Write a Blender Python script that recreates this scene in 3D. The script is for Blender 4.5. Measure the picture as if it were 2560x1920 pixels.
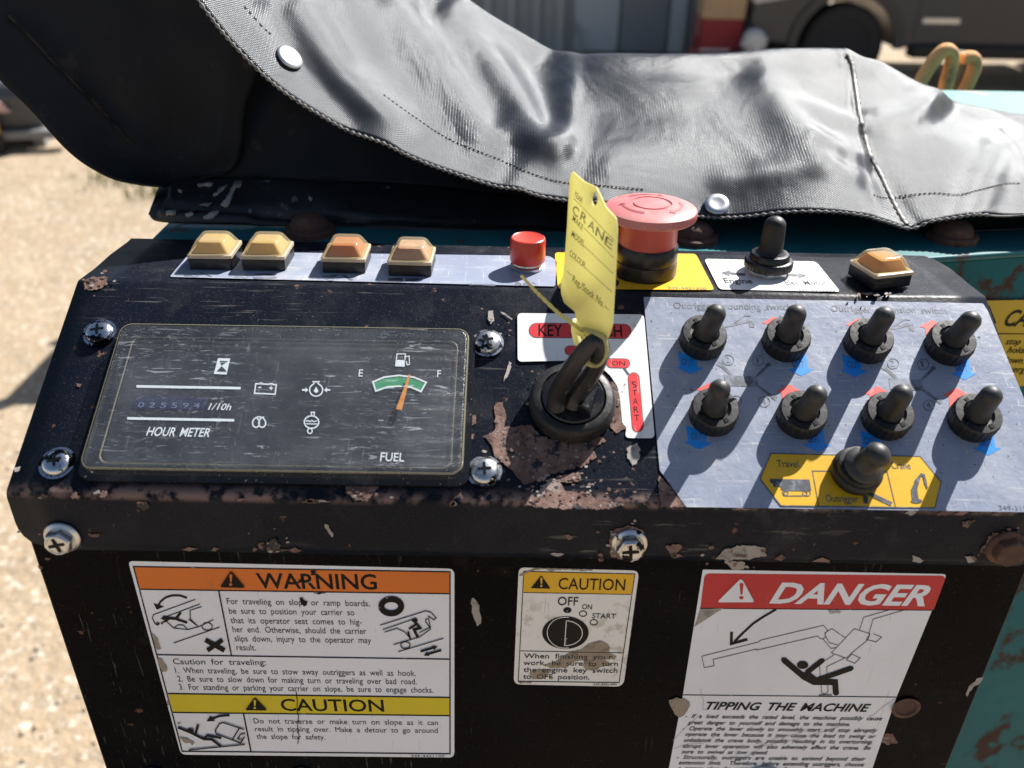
import bpy, bmesh, math, random
from mathutils import Vector, Matrix, noise
from mathutils.bvhtree import BVHTree
V = Vector
random.seed(11)
for o in list(bpy.data.objects):
    bpy.data.objects.remove(o)
SC = bpy.context.scene
COL = SC.collection

# ------------------------------------------------------------------ camera
CZ = 1.72                                   # lens height above the ground (m)
FPX = 2200.0                                # focal length for a 2560 px wide photo
PIT, ROL = math.radians(30), math.radians(1.0)
F = V((0, math.cos(PIT), -math.sin(PIT)))
U0 = V((0, math.sin(PIT), math.cos(PIT)))
R0 = V((1, 0, 0))
R = R0 * math.cos(ROL) + U0 * math.sin(ROL)
U = U0 * math.cos(ROL) - R0 * math.sin(ROL)
CAM = V((0, 0, CZ))
cd = bpy.data.cameras.new('camera')
cd.sensor_width = 36
cd.lens = FPX / 2560 * 36
cd.clip_start, cd.clip_end = 0.02, 2000
cd.dof.use_dof = True
cd.dof.focus_distance = 0.445
cd.dof.aperture_fstop = 8.6
cam = bpy.data.objects.new('camera', cd)
cam.matrix_world = Matrix((R, U, -F)).transposed().to_4x4()
cam.location = CAM
COL.objects.link(cam)
SC.camera = cam

# ------------------------------------------------------------------ light
SUN = V((.485, .535, .695)).normalized()
w = bpy.data.worlds.new('World')
SC.world = w
w.use_nodes = True
wn = w.node_tree
sky = wn.nodes.new('ShaderNodeTexSky')
sky.sky_type = 'NISHITA'
sky.sun_disc = False
sky.sun_elevation = math.asin(SUN.z)
sky.sun_rotation = math.atan2(SUN.x, SUN.y)
sky.dust_density = 1.2
bg = wn.nodes['Background']
bg.inputs[1].default_value = 0.05
wn.links.new(sky.outputs[0], bg.inputs[0])
ld = bpy.data.lights.new('sun', 'SUN')
ld.energy = 5.0
ld.angle = math.radians(.5)
ld.color = (1, .965, .915)
sun = bpy.data.objects.new('sun', ld)
sun.rotation_euler = SUN.to_track_quat('Z', 'Y').to_euler()
sun.location = (3, 3, 6)
COL.objects.link(sun)
SC.view_settings.view_transform = 'Standard'
SC.view_settings.look = 'None'
SC.view_settings.gamma = 1
SC.view_settings.exposure = 1.1

# ------------------------------------------------------------------ measuring helpers
def ray(u, v):
    return F + R * ((u - 1280) / FPX) - U * ((v - 960) / FPX)
class Plane:                                # a flat face of the console; P() turns a photo point into a point on it
    def __init__(s, p, n, up):
        s.p, s.n = V(p), V(n).normalized()
        s.ex = V(up).cross(s.n).normalized()
        s.ey = s.n.cross(s.ex)
    def P(s, u, v, h=0.):
        r = ray(u, v)
        q = s.p + s.n * h - CAM
        return CAM + r * (q.dot(s.n) / r.dot(s.n))
    def M(s, u, v, h=0., rot=0.):           # frame standing on the plane
        return Matrix.Translation(s.P(u, v, h)) @ Matrix((s.ex, s.ey, s.n)).transposed().to_4x4() @ Matrix.Rotation(rot, 4, 'Z')
def atY(u, v, Y):
    r = ray(u, v)
    return CAM + r * (Y / r.y)
def tile(x0, y0, s):
    return lambda x, y: (x0 + x * s, y0 + y * s)
OV = tile(0, 0, 1.1573); T1 = tile(0, 0, .4098); T2 = tile(860, 0, .4098); T3 = tile(1660, 0, .4098)
T4 = tile(0, 560, .4099); T5 = tile(700, 560, .434); T6 = tile(1560, 640, .4521)
TW = tile(300, 1380, .3888); TC = tile(1240, 1380, .2170); TD = tile(1640, 1400, .3526)
TL = tile(0, 1200, .434); TG = tile(1380, 420, .2653); TB = tile(420, 560, .3255)
TK = tile(1280, 780, .2170); TS = tile(1380, 560, .443); TE = tile(1500, 470, .1507)
TF = tile(1400, 1220, .5244); TM = tile(0, 1180, .4069); TR = tile(2160, 560, .2653); TQ = tile(1640, 740, .2411)
TX = tile(1700, 0, .3888)
AL = math.radians(28.4)
FRONT = Plane((0, .306, CZ - .3), (0, -1, 0), (0, 0, 1))
LIP = Plane((0, .302, CZ - .25), (0, -1, 0), (0, 0, 1))
B0 = LIP.P(1280, 1256)
SLOPE = Plane(B0, (0, -math.sin(AL), math.cos(AL)), (0, 0, 1))
B1 = SLOPE.P(1280, 722)
SHELF = Plane(B1, (0, 0, 1), (0, 1, 0))
GROUND = Plane((0, 0, 0), (0, 0, 1), (0, 1, 0))

# ------------------------------------------------------------------ mesh helpers
def wloc(o):
    p = V((0, 0, 0))
    while o:
        p += o.location
        o = o.parent
    return p
class MB:
    def __init__(s):
        s.v, s.f, s.m, s.uv = [], [], [], None
    def add(s, vs, fs, mi=0):
        n = len(s.v)
        s.v += [V(p) for p in vs]
        s.f += [tuple(i + n for i in f) for f in fs]
        s.m += [mi] * len(fs)
        return s
    def build(s, name, mats, parent=None, smooth=35, bevel=0, bseg=2, sub=0, solid=0, frame=None, label=None):
        if not isinstance(mats, (list, tuple)):
            mats = [mats]
        me = bpy.data.meshes.new(name)
        off = wloc(parent) if (parent and frame is None) else V((0, 0, 0))
        me.from_pydata([p - off for p in s.v], [], s.f)
        for m in mats:
            me.materials.append(m)
        me.polygons.foreach_set('material_index', s.m)
        if s.uv:
            ul = me.uv_layers.new(name='UVMap')
            for lp in me.loops:
                ul.data[lp.index].uv = s.uv[lp.vertex_index]
        me.validate()
        if smooth:
            me.polygons.foreach_set('use_smooth', [True] * len(me.polygons))
            me.set_sharp_from_angle(angle=math.radians(smooth))
        o = bpy.data.objects.new(name, me)
        COL.objects.link(o)
        if parent:
            o.parent = parent
        if frame is not None:
            o.matrix_basis = Matrix.Translation(-wloc(parent)) @ frame if parent else frame
        if solid:
            md = o.modifiers.new('solid', 'SOLIDIFY'); md.thickness = solid; md.offset = -1
        if bevel:
            md = o.modifiers.new('bevel', 'BEVEL'); md.width = bevel; md.segments = bseg; md.limit_method = 'ANGLE'; md.angle_limit = math.radians(40)
        if sub:
            md = o.modifiers.new('sub', 'SUBSURF'); md.levels = sub; md.render_levels = sub
        if label:
            o['label'] = label
        return o
def root(name, loc, label, cat, group=None):
    o = bpy.data.objects.new(name, None)
    o.empty_display_size = .05
    o.location = loc
    COL.objects.link(o)
    o['label'] = label; o['category'] = cat
    if group: o['group'] = group
    return o
def tag(o, label, cat, group=None):
    o['label'] = label; o['category'] = cat
    if group: o['group'] = group
    return o
I4 = Matrix.Identity(4)
def lathe(mb, prof, seg=32, M=I4, mi=0, lump=None, cap0=True, cap1=True):
    n = len(prof); vs = []; fs = []
    for k in range(seg):
        a = 2 * math.pi * k / seg
        for j, (r, z) in enumerate(prof):
            if lump: r = r * lump(j, k)
            vs.append(M @ V((r * math.cos(a), r * math.sin(a), z)))
    for k in range(seg):
        k2 = (k + 1) % seg
        for j in range(n - 1):
            fs.append((k * n + j, k2 * n + j, k2 * n + j + 1, k * n + j + 1))
    if cap0: fs.append(tuple(k * n for k in reversed(range(seg))))
    if cap1: fs.append(tuple(k * n + n - 1 for k in range(seg)))
    mb.add(vs, fs, mi)
    return mb
def box(mb, a, b, M=I4, mi=0):
    (x0, y0, z0), (x1, y1, z1) = a, b
    vs = [M @ V(p) for p in ((x0, y0, z0), (x1, y0, z0), (x1, y1, z0), (x0, y1, z0), (x0, y0, z1), (x1, y0, z1), (x1, y1, z1), (x0, y1, z1))]
    mb.add(vs, [(3, 2, 1, 0), (4, 5, 6, 7), (0, 1, 5, 4), (1, 2, 6, 5), (2, 3, 7, 6), (3, 0, 4, 7)], mi)
    return mb
def prism(mb, poly, z0, z1, M=I4, mi=0):    # poly in local xy, extruded along local z
    n = len(poly)
    vs = [M @ V((x, y, z0)) for x, y in poly] + [M @ V((x, y, z1)) for x, y in poly]
    fs = [tuple(reversed(range(n))), tuple(range(n, 2 * n))] + [(i, (i + 1) % n, n + (i + 1) % n, n + i) for i in range(n)]
    mb.add(vs, fs, mi)
    return mb
def frustum(mb, rings, M=I4, mi=0):         # stack of equal-length loops of 3D points
    n = len(rings[0]); vs = [M @ V(p) for r in rings for p in r]; fs = []
    for j in range(len(rings) - 1):
        for i in range(n):
            i2 = (i + 1) % n
            fs.append((j * n + i, j * n + i2, (j + 1) * n + i2, (j + 1) * n + i))
    fs.append(tuple(reversed(range(n))))
    fs.append(tuple((len(rings) - 1) * n + i for i in range(n)))
    mb.add(vs, fs, mi)
    return mb
def rrect(hx, hy, r, seg=4, z=0.):
    out = []
    for cx, cy, a0 in ((hx - r, hy - r, 0), (-hx + r, hy - r, 90), (-hx + r, -hy + r, 180), (hx - r, -hy + r, 270)):
        for k in range(seg + 1):
            a = math.radians(a0 + 90 * k / seg)
            out.append((cx + r * math.cos(a), cy + r * math.sin(a), z))
    return out
def catmull(pts, n=6, closed=False):
    P = [V(p) for p in pts]; out = []
    N = len(P); last = N if closed else N - 1
    for i in range(last):
        if closed:
            a, b, c, d = P[(i - 1) % N], P[i], P[(i + 1) % N], P[(i + 2) % N]
        else:
            b, c = P[i], P[i + 1]
            a = P[i - 1] if i else b * 2 - c
            d = P[i + 2] if i + 2 < N else c * 2 - b
        for k in range(n):
            t = k / n
            out.append(.5 * ((2 * b) + (c - a) * t + (2 * a - 5 * b + 4 * c - d) * t * t + (3 * b - a - 3 * c + d) * t ** 3))
    if not closed: out.append(P[-1].copy())
    return out
def tube(mb, path, rad, seg=10, mi=0, flat=1., upv=V((0, 0, 1)), lump=None, closed=False):
    n = len(path); vs = []; fs = []
    side = None
    for i, p in enumerate(path):
        t = (path[(i + 1) % n] - path[i - 1]) if closed else (path[min(i + 1, n - 1)] - path[max(i - 1, 0)])
        t = t.normalized()
        if side is None:
            side = t.cross(upv)
            if side.length < 1e-4: side = t.cross(V((1, 0, 0)))
        side = (side - t * side.dot(t)).normalized()
        nn = side.cross(t)
        r = rad(i / (n - 1)) if callable(rad) else rad
        for k in range(seg):
            a = 2 * math.pi * k / seg
            q = lump(i, k) if lump else 1
            vs.append(p + side * (r * q * math.cos(a)) + nn * (r * q * flat * math.sin(a)))
    for i in range(n if closed else n - 1):
        i2 = (i + 1) % n
        for k in range(seg):
            k2 = (k + 1) % seg
            fs.append((i * seg + k, i * seg + k2, i2 * seg + k2, i2 * seg + k))
    if not closed:
        fs.append(tuple(reversed(range(seg)))); fs.append(tuple((n - 1) * seg + k for k in range(seg)))
    mb.add(vs, fs, mi)
    return mb
# flat print on a plane, measured in a zoomed tile t of the photograph
def ngon(mb, pl, t, pts, h, mi=0):
    ps = [pl.P(*t(*p), h) for p in pts]
    nrm = V((0, 0, 0))
    for i in range(len(ps)):
        nrm += (ps[i] - ps[0]).cross(ps[(i + 1) % len(ps)] - ps[0])
    if nrm.dot(pl.n) < 0: ps.reverse()
    mb.add(ps, [tuple(range(len(ps)))], mi)
    return mb
def jag(pts, step=14, amp=4, seed=0):
    rnd = random.Random(seed + int(pts[0][0] * 7 + pts[0][1]))
    out = []
    for i in range(len(pts)):
        a, b = pts[i], pts[(i + 1) % len(pts)]
        L = math.hypot(b[0] - a[0], b[1] - a[1]); n = max(1, int(L / step))
        for k in range(n):
            f = k / n
            out.append((a[0] + (b[0] - a[0]) * f + rnd.uniform(-amp, amp), a[1] + (b[1] - a[1]) * f + rnd.uniform(-amp, amp)))
    return out
def rounded(pts, r, seg=4):                 # round the corners of a tile polygon
    out = []; n = len(pts)
    for i in range(n):
        p, a, b = V(pts[i]), V(pts[i - 1]), V(pts[(i + 1) % n])
        rr = r[i] if isinstance(r, (list, tuple)) else r
        p0 = p + (a - p).normalized() * min(rr, (a - p).length * .45)
        p1 = p + (b - p).normalized() * min(rr, (b - p).length * .45)
        for k in range(seg + 1):
            f = k / seg
            q = p0 * (1 - f) ** 2 + p * 2 * f * (1 - f) + p1 * f * f
            out.append((q.x, q.y))
    return out
def stroke(mb, pl, t, pts, wd, h, mi=0, closed=False):
    n = len(pts); P = [V(p) for p in pts]; L = []; Rr = []
    for i in range(n):
        a = P[i - 1] if (i or closed) else None
        b = P[(i + 1) % n] if (i < n - 1 or closed) else None
        d0 = (P[i] - a).normalized() if a is not None else None
        d1 = (b - P[i]).normalized() if b is not None else None
        d0 = d0 or d1; d1 = d1 or d0
        m = V((-d0.y - d1.y, d0.x + d1.x))
        m = m.normalized() if m.length > .2 else V((-d0.y, d0.x))
        k = wd / 2 / max(.45, m.dot(V((-d0.y, d0.x))))
        L.append(P[i] + m * k); Rr.append(P[i] - m * k)
    vs = [pl.P(*t(p.x, p.y), h) for p in L] + [pl.P(*t(p.x, p.y), h) for p in Rr]
    fs = []
    for i in range(n if closed else n - 1):
        j = (i + 1) % n
        fs.append((i, j, n + j, n + i))
    f0 = fs[0]
    nn = (vs[f0[1]] - vs[f0[0]]).cross(vs[f0[2]] - vs[f0[0]])
    if nn.dot(pl.n) < 0: fs = [tuple(reversed(f)) for f in fs]
    mb.add(vs, fs, mi)
    return mb
def ell(cx, cy, rx, ry, n=28, a0=0, a1=360):
    full = abs(a1 - a0) >= 360
    m = n if full else n + 1
    return [(cx + rx * math.cos(math.radians(a0 + (a1 - a0) * k / n)), cy + ry * math.sin(math.radians(a0 + (a1 - a0) * k / n))) for k in range(m)]
_tc = {}
def glyphs(s, bold, shear, word):
    k = (s, bold, shear, word)
    if k not in _tc:
        cu = bpy.data.curves.new('t', 'FONT')
        cu.body = s; cu.offset = bold; cu.shear = shear; cu.space_word = word; cu.resolution_u = 3; cu.fill_mode = 'FRONT'
        ob = bpy.data.objects.new('t', cu)
        me = bpy.data.meshes.new_from_object(ob)
        _tc[k] = ([v.co.copy() for v in me.vertices], [tuple(p.vertices) for p in me.polygons])
        bpy.data.objects.remove(ob); bpy.data.curves.remove(cu); bpy.data.meshes.remove(me)
    return _tc[k]
CAPH = max(v.y for v in glyphs('H', 0, 0, 1)[0])
def text(mb, pl, t, s, p0, p1, cap, h, mi=0, bold=0., shear=0., word=1.5):
    vs, fs = glyphs(s, bold, shear, word)
    x0 = min(v.x for v in vs); x1 = max(v.x for v in vs)
    A, B = pl.P(*t(*p0), h), pl.P(*t(*p1), h)
    mid = ((p0[0] + p1[0]) / 2, (p0[1] + p1[1]) / 2)
    e = (B - A); up = pl.n.cross(e.normalized())
    H = abs((pl.P(*t(mid[0], mid[1] - cap), h) - pl.P(*t(*mid), h)).dot(up))
    mb.add([A + e * ((v.x - x0) / (x1 - x0)) + up * (v.y / CAPH * H) for v in vs], fs, mi)
    return mb

# ------------------------------------------------------------------ materials
def lk(nt, a, b): nt.links.new(a, b)
def mixc(nt, f, a, b):
    n = nt.nodes.new('ShaderNodeMix'); n.data_type = 'RGBA'
    for s, x in ((n.inputs[0], f), (n.inputs[6], a), (n.inputs[7], b)):
        if isinstance(x, (int, float)): s.default_value = x
        elif isinstance(x, (tuple, list)): s.default_value = (*x[:3], 1)
        else: lk(nt, x, s)
    return n.outputs[2]
def mixf(nt, f, a, b):
    n = nt.nodes.new('ShaderNodeMix'); n.data_type = 'FLOAT'
    for s, x in ((n.inputs[0], f), (n.inputs[2], a), (n.inputs[3], b)):
        if isinstance(x, (int, float)): s.default_value = x
        else: lk(nt, x, s)
    return n.outputs[0]
def math_(nt, op, a, b=0.):
    n = nt.nodes.new('ShaderNodeMath'); n.operation = op
    for s, x in ((n.inputs[0], a), (n.inputs[1], b)):
        if isinstance(x, (int, float)): s.default_value = x
        else: lk(nt, x, s)
    return n.outputs[0]
def ramp(nt, x, lo, hi, a=0., b=1.):
    n = nt.nodes.new('ShaderNodeMapRange'); n.interpolation_type = 'SMOOTHSTEP'
    n.inputs[1].default_value = lo; n.inputs[2].default_value = hi; n.inputs[3].default_value = a; n.inputs[4].default_value = b
    lk(nt, x, n.inputs[0])
    return n.outputs[0]
def nz(nt, co, scale, detail=4., rough=.6, st=(1, 1, 1), off=(0, 0, 0), rot=(0, 0, 0), dist=0.):
    mp = nt.nodes.new('ShaderNodeMapping'); mp.inputs['Scale'].default_value = st; mp.inputs['Location'].default_value = off; mp.inputs['Rotation'].default_value = rot
    lk(nt, co, mp.inputs['Vector'])
    n = nt.nodes.new('ShaderNodeTexNoise')
    n.inputs['Scale'].default_value = scale; n.inputs['Detail'].default_value = detail; n.inputs['Roughness'].default_value = rough; n.inputs['Distortion'].default_value = dist
    lk(nt, mp.outputs[0], n.inputs['Vector'])
    return n.outputs[0]
def mat(name, col, rough=.5, metal=0., layers=(), bumps=(), coat=0., spec=.5, trans=0., ior=1.45, zband=None):
    """layers: dicts(scale, lo, hi, col, rough, detail, st, fac); bumps: (scale, dist, st)"""
    m = bpy.data.materials.new(name); m.use_nodes = True
    nt = m.node_tree; b = nt.nodes['Principled BSDF']
    co = nt.nodes.new('ShaderNodeTexCoord').outputs['Object']
    c, r = None, rough
    c = mixc(nt, 0., col, col)
    for i, L in enumerate(layers):
        f = ramp(nt, nz(nt, co, L['scale'], L.get('detail', 4), L.get('nr', .6), L.get('st', (1, 1, 1)), (i * 3.7, i * 1.3, i * 2.1), L.get('rot', (0, 0, 0)), L.get('dist', 0)), L['lo'], L['hi'], 0, L.get('fac', 1))
        if 'mask' in L:
            q = L['mask']
            f = math_(nt, 'MULTIPLY', f, ramp(nt, nz(nt, co, q[0], 3, .5, (1, 1, 1), (i * 5.1 + 2, 7, i)), q[1], q[2]))
        if 'zband' in L:
            z0, wd = L['zband']
            sp = nt.nodes.new('ShaderNodeSeparateXYZ'); lk(nt, co, sp.inputs[0])
            d = math_(nt, 'ABSOLUTE', math_(nt, 'SUBTRACT', sp.outputs[2], z0))
            f = math_(nt, 'MULTIPLY', f, ramp(nt, d, wd, 0.0))
        c = mixc(nt, f, c, L['col'])
        if 'rough' in L: r = mixf(nt, f, r, L['rough'])
    lk(nt, c, b.inputs['Base Color'])
    if isinstance(r, (int, float)): b.inputs['Roughness'].default_value = r
    else: lk(nt, r, b.inputs['Roughness'])
    b.inputs['Metallic'].default_value = metal
    b.inputs['Coat Weight'].default_value = coat
    b.inputs['Coat Roughness'].default_value = .15
    b.inputs['Specular IOR Level'].default_value = spec
    b.inputs['Transmission Weight'].default_value = trans
    b.inputs['IOR'].default_value = ior
    nrm = None
    for (sc_, dist, st) in bumps:
        n = nt.nodes.new('ShaderNodeBump'); n.inputs['Distance'].default_value = dist; n.inputs['Strength'].default_value = 1
        lk(nt, nz(nt, co, sc_, 4, .6, st), n.inputs['Height'])
        if nrm is not None: lk(nt, nrm, n.inputs['Normal'])
        nrm = n.outputs[0]
    if nrm is not None: lk(nt, nrm, b.inputs['Normal'])
    return m
def D(scale, lo, hi, col, **k):
    d = dict(scale=scale, lo=lo, hi=hi, col=col); d.update(k); return d
DUST = (.26, .23, .19)
RUST = (.17, .075, .045)
ZB0 = B0.z - .6
BLACK = mat('black_paint', (.0065, .009, .016), .34, layers=(
    D(22, .45, .75, (.016, .018, .024), rough=.5, detail=6),
    D(70, .52, .72, (.040, .042, .047), rough=.6, detail=8, fac=.55, mask=(12, .4, .6)),
    D(1500, .60, .70, DUST, rough=.8, detail=2, fac=.18),
    D(650, .72, .75, (.34, .32, .29), rough=.8, detail=2, fac=.5, mask=(11, .45, .6)),
    D(34, .50, .78, (.075, .075, .078), rough=.65, detail=9, nr=.72, fac=.5, mask=(9, .46, .66)),
    D(30, .60, .66, (.30, .28, .25), rough=.8, st=(1, 26, 8), rot=(0, 0, .5), fac=.3, mask=(14, .5, .62)),
    D(160, .66, .685, (.15, .075, .055), rough=.85, detail=5, mask=(18, .5, .55)),
    D(150, .42, .58, (.26, .17, .14), rough=.85, detail=6, zband=(ZB0, .0035), mask=(25, .35, .5))),
    bumps=((500, .00012, (1, 1, 1)), (60, .0003, (1, 1, 1))), spec=.12)
BLACK2 = mat('black_box_paint', (.0018, .002, .0032), .26, layers=(
    D(14, .45, .75, (.006, .006, .0075), rough=.42, detail=6),
    D(45, .55, .72, (.022, .018, .015), rough=.6, detail=8, fac=.5, mask=(10, .5, .65)),
    D(900, .68, .74, DUST, rough=.8, detail=2, fac=.16),
    D(35, .64, .66, (.2, .19, .17), rough=.8, st=(22, 1, 1), rot=(0, .6, 0), fac=.35, mask=(9, .52, .6)),
    D(130, .69, .71, (.13, .06, .04), rough=.85, detail=5, mask=(18, .5, .55))),
    bumps=((60, .0003, (1, 1, 1)), (400, .00006, (1, 1, 1))), spec=.045)
RUSTM = mat('rust', (.14, .08, .062), .9, layers=(
    D(110, .40, .62, (.24, .145, .115), detail=8), D(300, .55, .68, (.075, .04, .035), detail=6), D(60, .58, .7, (.33, .25, .22), detail=8), D(85, .56, .60, (.012, .014, .02), detail=9, nr=.7, rough=.45), D(200, .60, .63, (.015, .017, .022), detail=6, rough=.5),
    D(420, .66, .70, (.45, .40, .36), detail=2, fac=.6)),
    bumps=((400, .0005, (1, 1, 1)),))
CHIP = mat('pale_primer', (.34, .31, .28), .85, layers=(D(250, .5, .7, (.2, .18, .17), detail=6), D(90, .55, .7, (.06, .06, .065), detail=6)), bumps=((300, .0002, (1, 1, 1)),))
STEELGREY = mat('grey_sticker', (.245, .275, .36), .33, layers=(
    D(26, .42, .72, (.31, .34, .41), rough=.42, detail=7),
    D(60, .50, .68, (.42, .41, .40), rough=.6, detail=7, fac=.5, mask=(16, .48, .62)),
    D(45, .63, .66, (.55, .54, .52), rough=.7, st=(1, 24, 8), rot=(0, 0, .8), fac=.5),
    D(45, .64, .67, (.55, .54, .52), rough=.7, st=(22, 1, 8), rot=(0, 0, .3), fac=.5),
    D(500, .69, .72, (.10, .09, .09), rough=.8, detail=2)),
    bumps=((140, .00025, (1, 1, 1)), (25, .0004, (1, 1, 1))))
def sticker(name, col, dirt=(.32, .27, .2), rough=.4, amt=.6, sc=60, th=.58):
    return mat(name, col, rough, layers=(D(sc, th, th + .12, dirt, rough=.7, detail=8, fac=amt, mask=(22, .45, .6)),
                                        D(35, .655, .68, dirt, rough=.7, st=(18, 1, 1), rot=(.3, .5, .4), fac=amt * .8),
                                        D(9, .45, .7, tuple(x * .9 for x in col), detail=5)), bumps=((40, .0002, (1, 1, 1)),))
WHITE = sticker('white_sticker', (.76, .79, .86), amt=.35, th=.62)
WHITED = sticker('soiled_white_sticker', (.77, .765, .75), amt=.55, th=.50, sc=150)
ORANGE = sticker('orange_print', (.68, .16, .012), dirt=(.3, .1, .03), amt=.3)
YELLOW = sticker('lemon_print', (.66, .52, .012), amt=.5)
AMBERY = sticker('golden_print', (.74, .42, .012), dirt=(.35, .25, .1), amt=.45)
REDP = sticker('red_print', (.50, .012, .02), dirt=(.35, .15, .12), amt=.35)
REDK = sticker('scratched_red_print', (.66, .035, .04), dirt=(.6, .5, .45), amt=.7, sc=120)
REDA = sticker('faded_red_print', (.85, .12, .10), dirt=(.5, .4, .4), amt=.7, sc=150)
BLUEP = sticker('blue_print', (.015, .27, .80), dirt=(.2, .3, .5), amt=.4, sc=120)
INK = mat('black_ink', (.004, .004, .005), .45, spec=.2, layers=(D(300, .68, .72, (.4, .4, .4), detail=2, fac=.6),))
INKF = mat('worn_ink', (.085, .092, .11), .5, layers=(D(200, .42, .62, (.24, .27, .33), detail=6, fac=.75),))
INKG = mat('soft_ink', (.05, .055, .065), .5, layers=(D(240, .5, .65, (.2, .22, .26), detail=6, fac=.7),))
GLUE = mat('adhesive', (.30, .25, .19), .8, layers=(D(200, .5, .65, (.20, .165, .125), detail=6),), bumps=((300, .0002, (1, 1, 1)),))
DIALW = mat('dial_white_print', (.85, .90, .93), .6)
RUBBER = mat('black_rubber', (.009, .009, .0095), .5, layers=(D(90, .45, .7, (.022, .020, .018), rough=.7, detail=7), D(500, .62, .7, (.10, .09, .075), rough=.9, detail=3, fac=.5)), bumps=((250, .0002, (1, 1, 1)),))
RUBBERG = mat('greyed_rubber', (.026, .026, .026), .45, layers=(D(120, .4, .7, (.042, .041, .039), rough=.6, detail=6), D(600, .62, .7, (.025, .025, .025), detail=3, fac=.6)), bumps=((350, .00015, (1, 1, 1)),))
PLASTB = mat('black_plastic', (.010, .010, .012), .3, layers=(D(60, .5, .7, (.035, .034, .032), rough=.55, detail=6), D(30, .62, .68, (.09, .09, .09), rough=.6, st=(1, 1, 18), fac=.5)), bumps=((200, .0001, (1, 1, 1)),))
PLASTG = mat('gloss_black_plastic', (.008, .008, .010), .18, layers=(D(40, .5, .75, (.02, .02, .02), rough=.4, detail=6), D(600, .68, .73, DUST, rough=.8, detail=2, fac=.5)), bumps=((120, .0001, (1, 1, 1)),))
REDPL = mat('red_plastic', (.54, .045, .025), .33, layers=(D(50, .5, .75, (.50, .075, .05), rough=.5, detail=5),))
REDFADE = mat('sun_faded_red_plastic', (.50, .150, .150), .45, layers=(D(50, .42, .7, (.52, .20, .19), rough=.55, detail=7), D(400, .66, .72, (.7, .4, .38), detail=2, fac=.5)), bumps=((250, .00008, (1, 1, 1)),))
REDNECK = mat('orange_red_plastic', (.50, .085, .065), .4, layers=(D(40, .5, .7, (.38, .04, .03), detail=5),))
CHROME = mat('plated_steel', (.58, .58, .58), .30, 1., layers=(D(160, .52, .55, (.02, .02, .02), rough=.5, detail=4), D(300, .6, .7, (.25, .22, .19), rough=.7),), bumps=((160, .0002, (1, 1, 1)),))
ZINC = mat('zinc_steel', (.62, .62, .62), .36, 1., layers=(D(150, .55, .7, (.30, .26, .22), rough=.6, detail=5, fac=.6),), bumps=((200, .0001, (1, 1, 1)),))
FLAKE = mat('flaked_black_screw', (.60, .61, .64), .22, 1., layers=(D(150, .53, .56, (.012, .012, .014), rough=.25, detail=4),), bumps=((160, .0003, (1, 1, 1)),))
RUSTB = mat('rusty_steel', (.085, .045, .035), .8, .1, layers=(D(120, .45, .65, (.15, .075, .045), detail=7), D(60, .6, .7, (.20, .12, .07), detail=7)), bumps=((250, .0008, (1, 1, 1)),))
TEAL = mat('teal_paint', (.008, .125, .145), .5, layers=(
    D(18, .45, .75, (.012, .155, .17), rough=.5, detail=6),
    D(24, .535, .62, (.075, .043, .03), rough=.85, detail=8, nr=.65),
    D(60, .68, .71, (.16, .10, .07), rough=.85, detail=6)), bumps=((40, .0006, (1, 1, 1)),), spec=.15)
TEALTOP = mat('faded_teal_paint', (.062, .235, .222), .6, layers=(D(10, .5, .7, (.09, .265, .245), detail=6), D(22, .62, .68, (.28, .22, .15), detail=7)), bumps=((40, .0004, (1, 1, 1)),))
DIRT = None
def translu(name, col, fac, rough=.4, tcol=None, layers=()):
    m = mat(name, col, rough, layers=layers)
    nt = m.node_tree; b = nt.nodes['Principled BSDF']; out = nt.nodes['Material Output']
    t = nt.nodes.new('ShaderNodeBsdfTranslucent'); t.inputs[0].default_value = (*(tcol or col), 1)
    x = nt.nodes.new('ShaderNodeMixShader'); x.inputs[0].default_value = fac
    lk(nt, b.outputs[0], x.inputs[1]); lk(nt, t.outputs[0], x.inputs[2]); lk(nt, x.outputs[0], out.inputs[0])
    return m
TAGY = translu('yellow_tag_plastic', (.73, .685, .35), .57, .4, (.83, .785, .40), layers=(D(60, .5, .75, (.64, .59, .30), detail=5), D(300, .66, .72, (.45, .38, .15), detail=3, fac=.5)))
AMBER1 = translu('amber_lens', (.74, .58, .27), .42, .35, (.82, .62, .24), layers=(D(120, .5, .7, (.58, .50, .38), rough=.6, detail=6),))
AMBER2 = translu('orange_lens', (.60, .23, .06), .35, .3, (.7, .2, .03), layers=(D(120, .45, .65, (.45, .30, .18), rough=.6, detail=6),))
AMBER3 = translu('dusty_orange_lens', (.50, .30, .23), .25, .5, (.6, .2, .08), layers=(D(160, .4, .6, (.55, .38, .28), rough=.7, detail=7), D(300, .55, .7, (.35, .2, .14), detail=6)))
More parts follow.
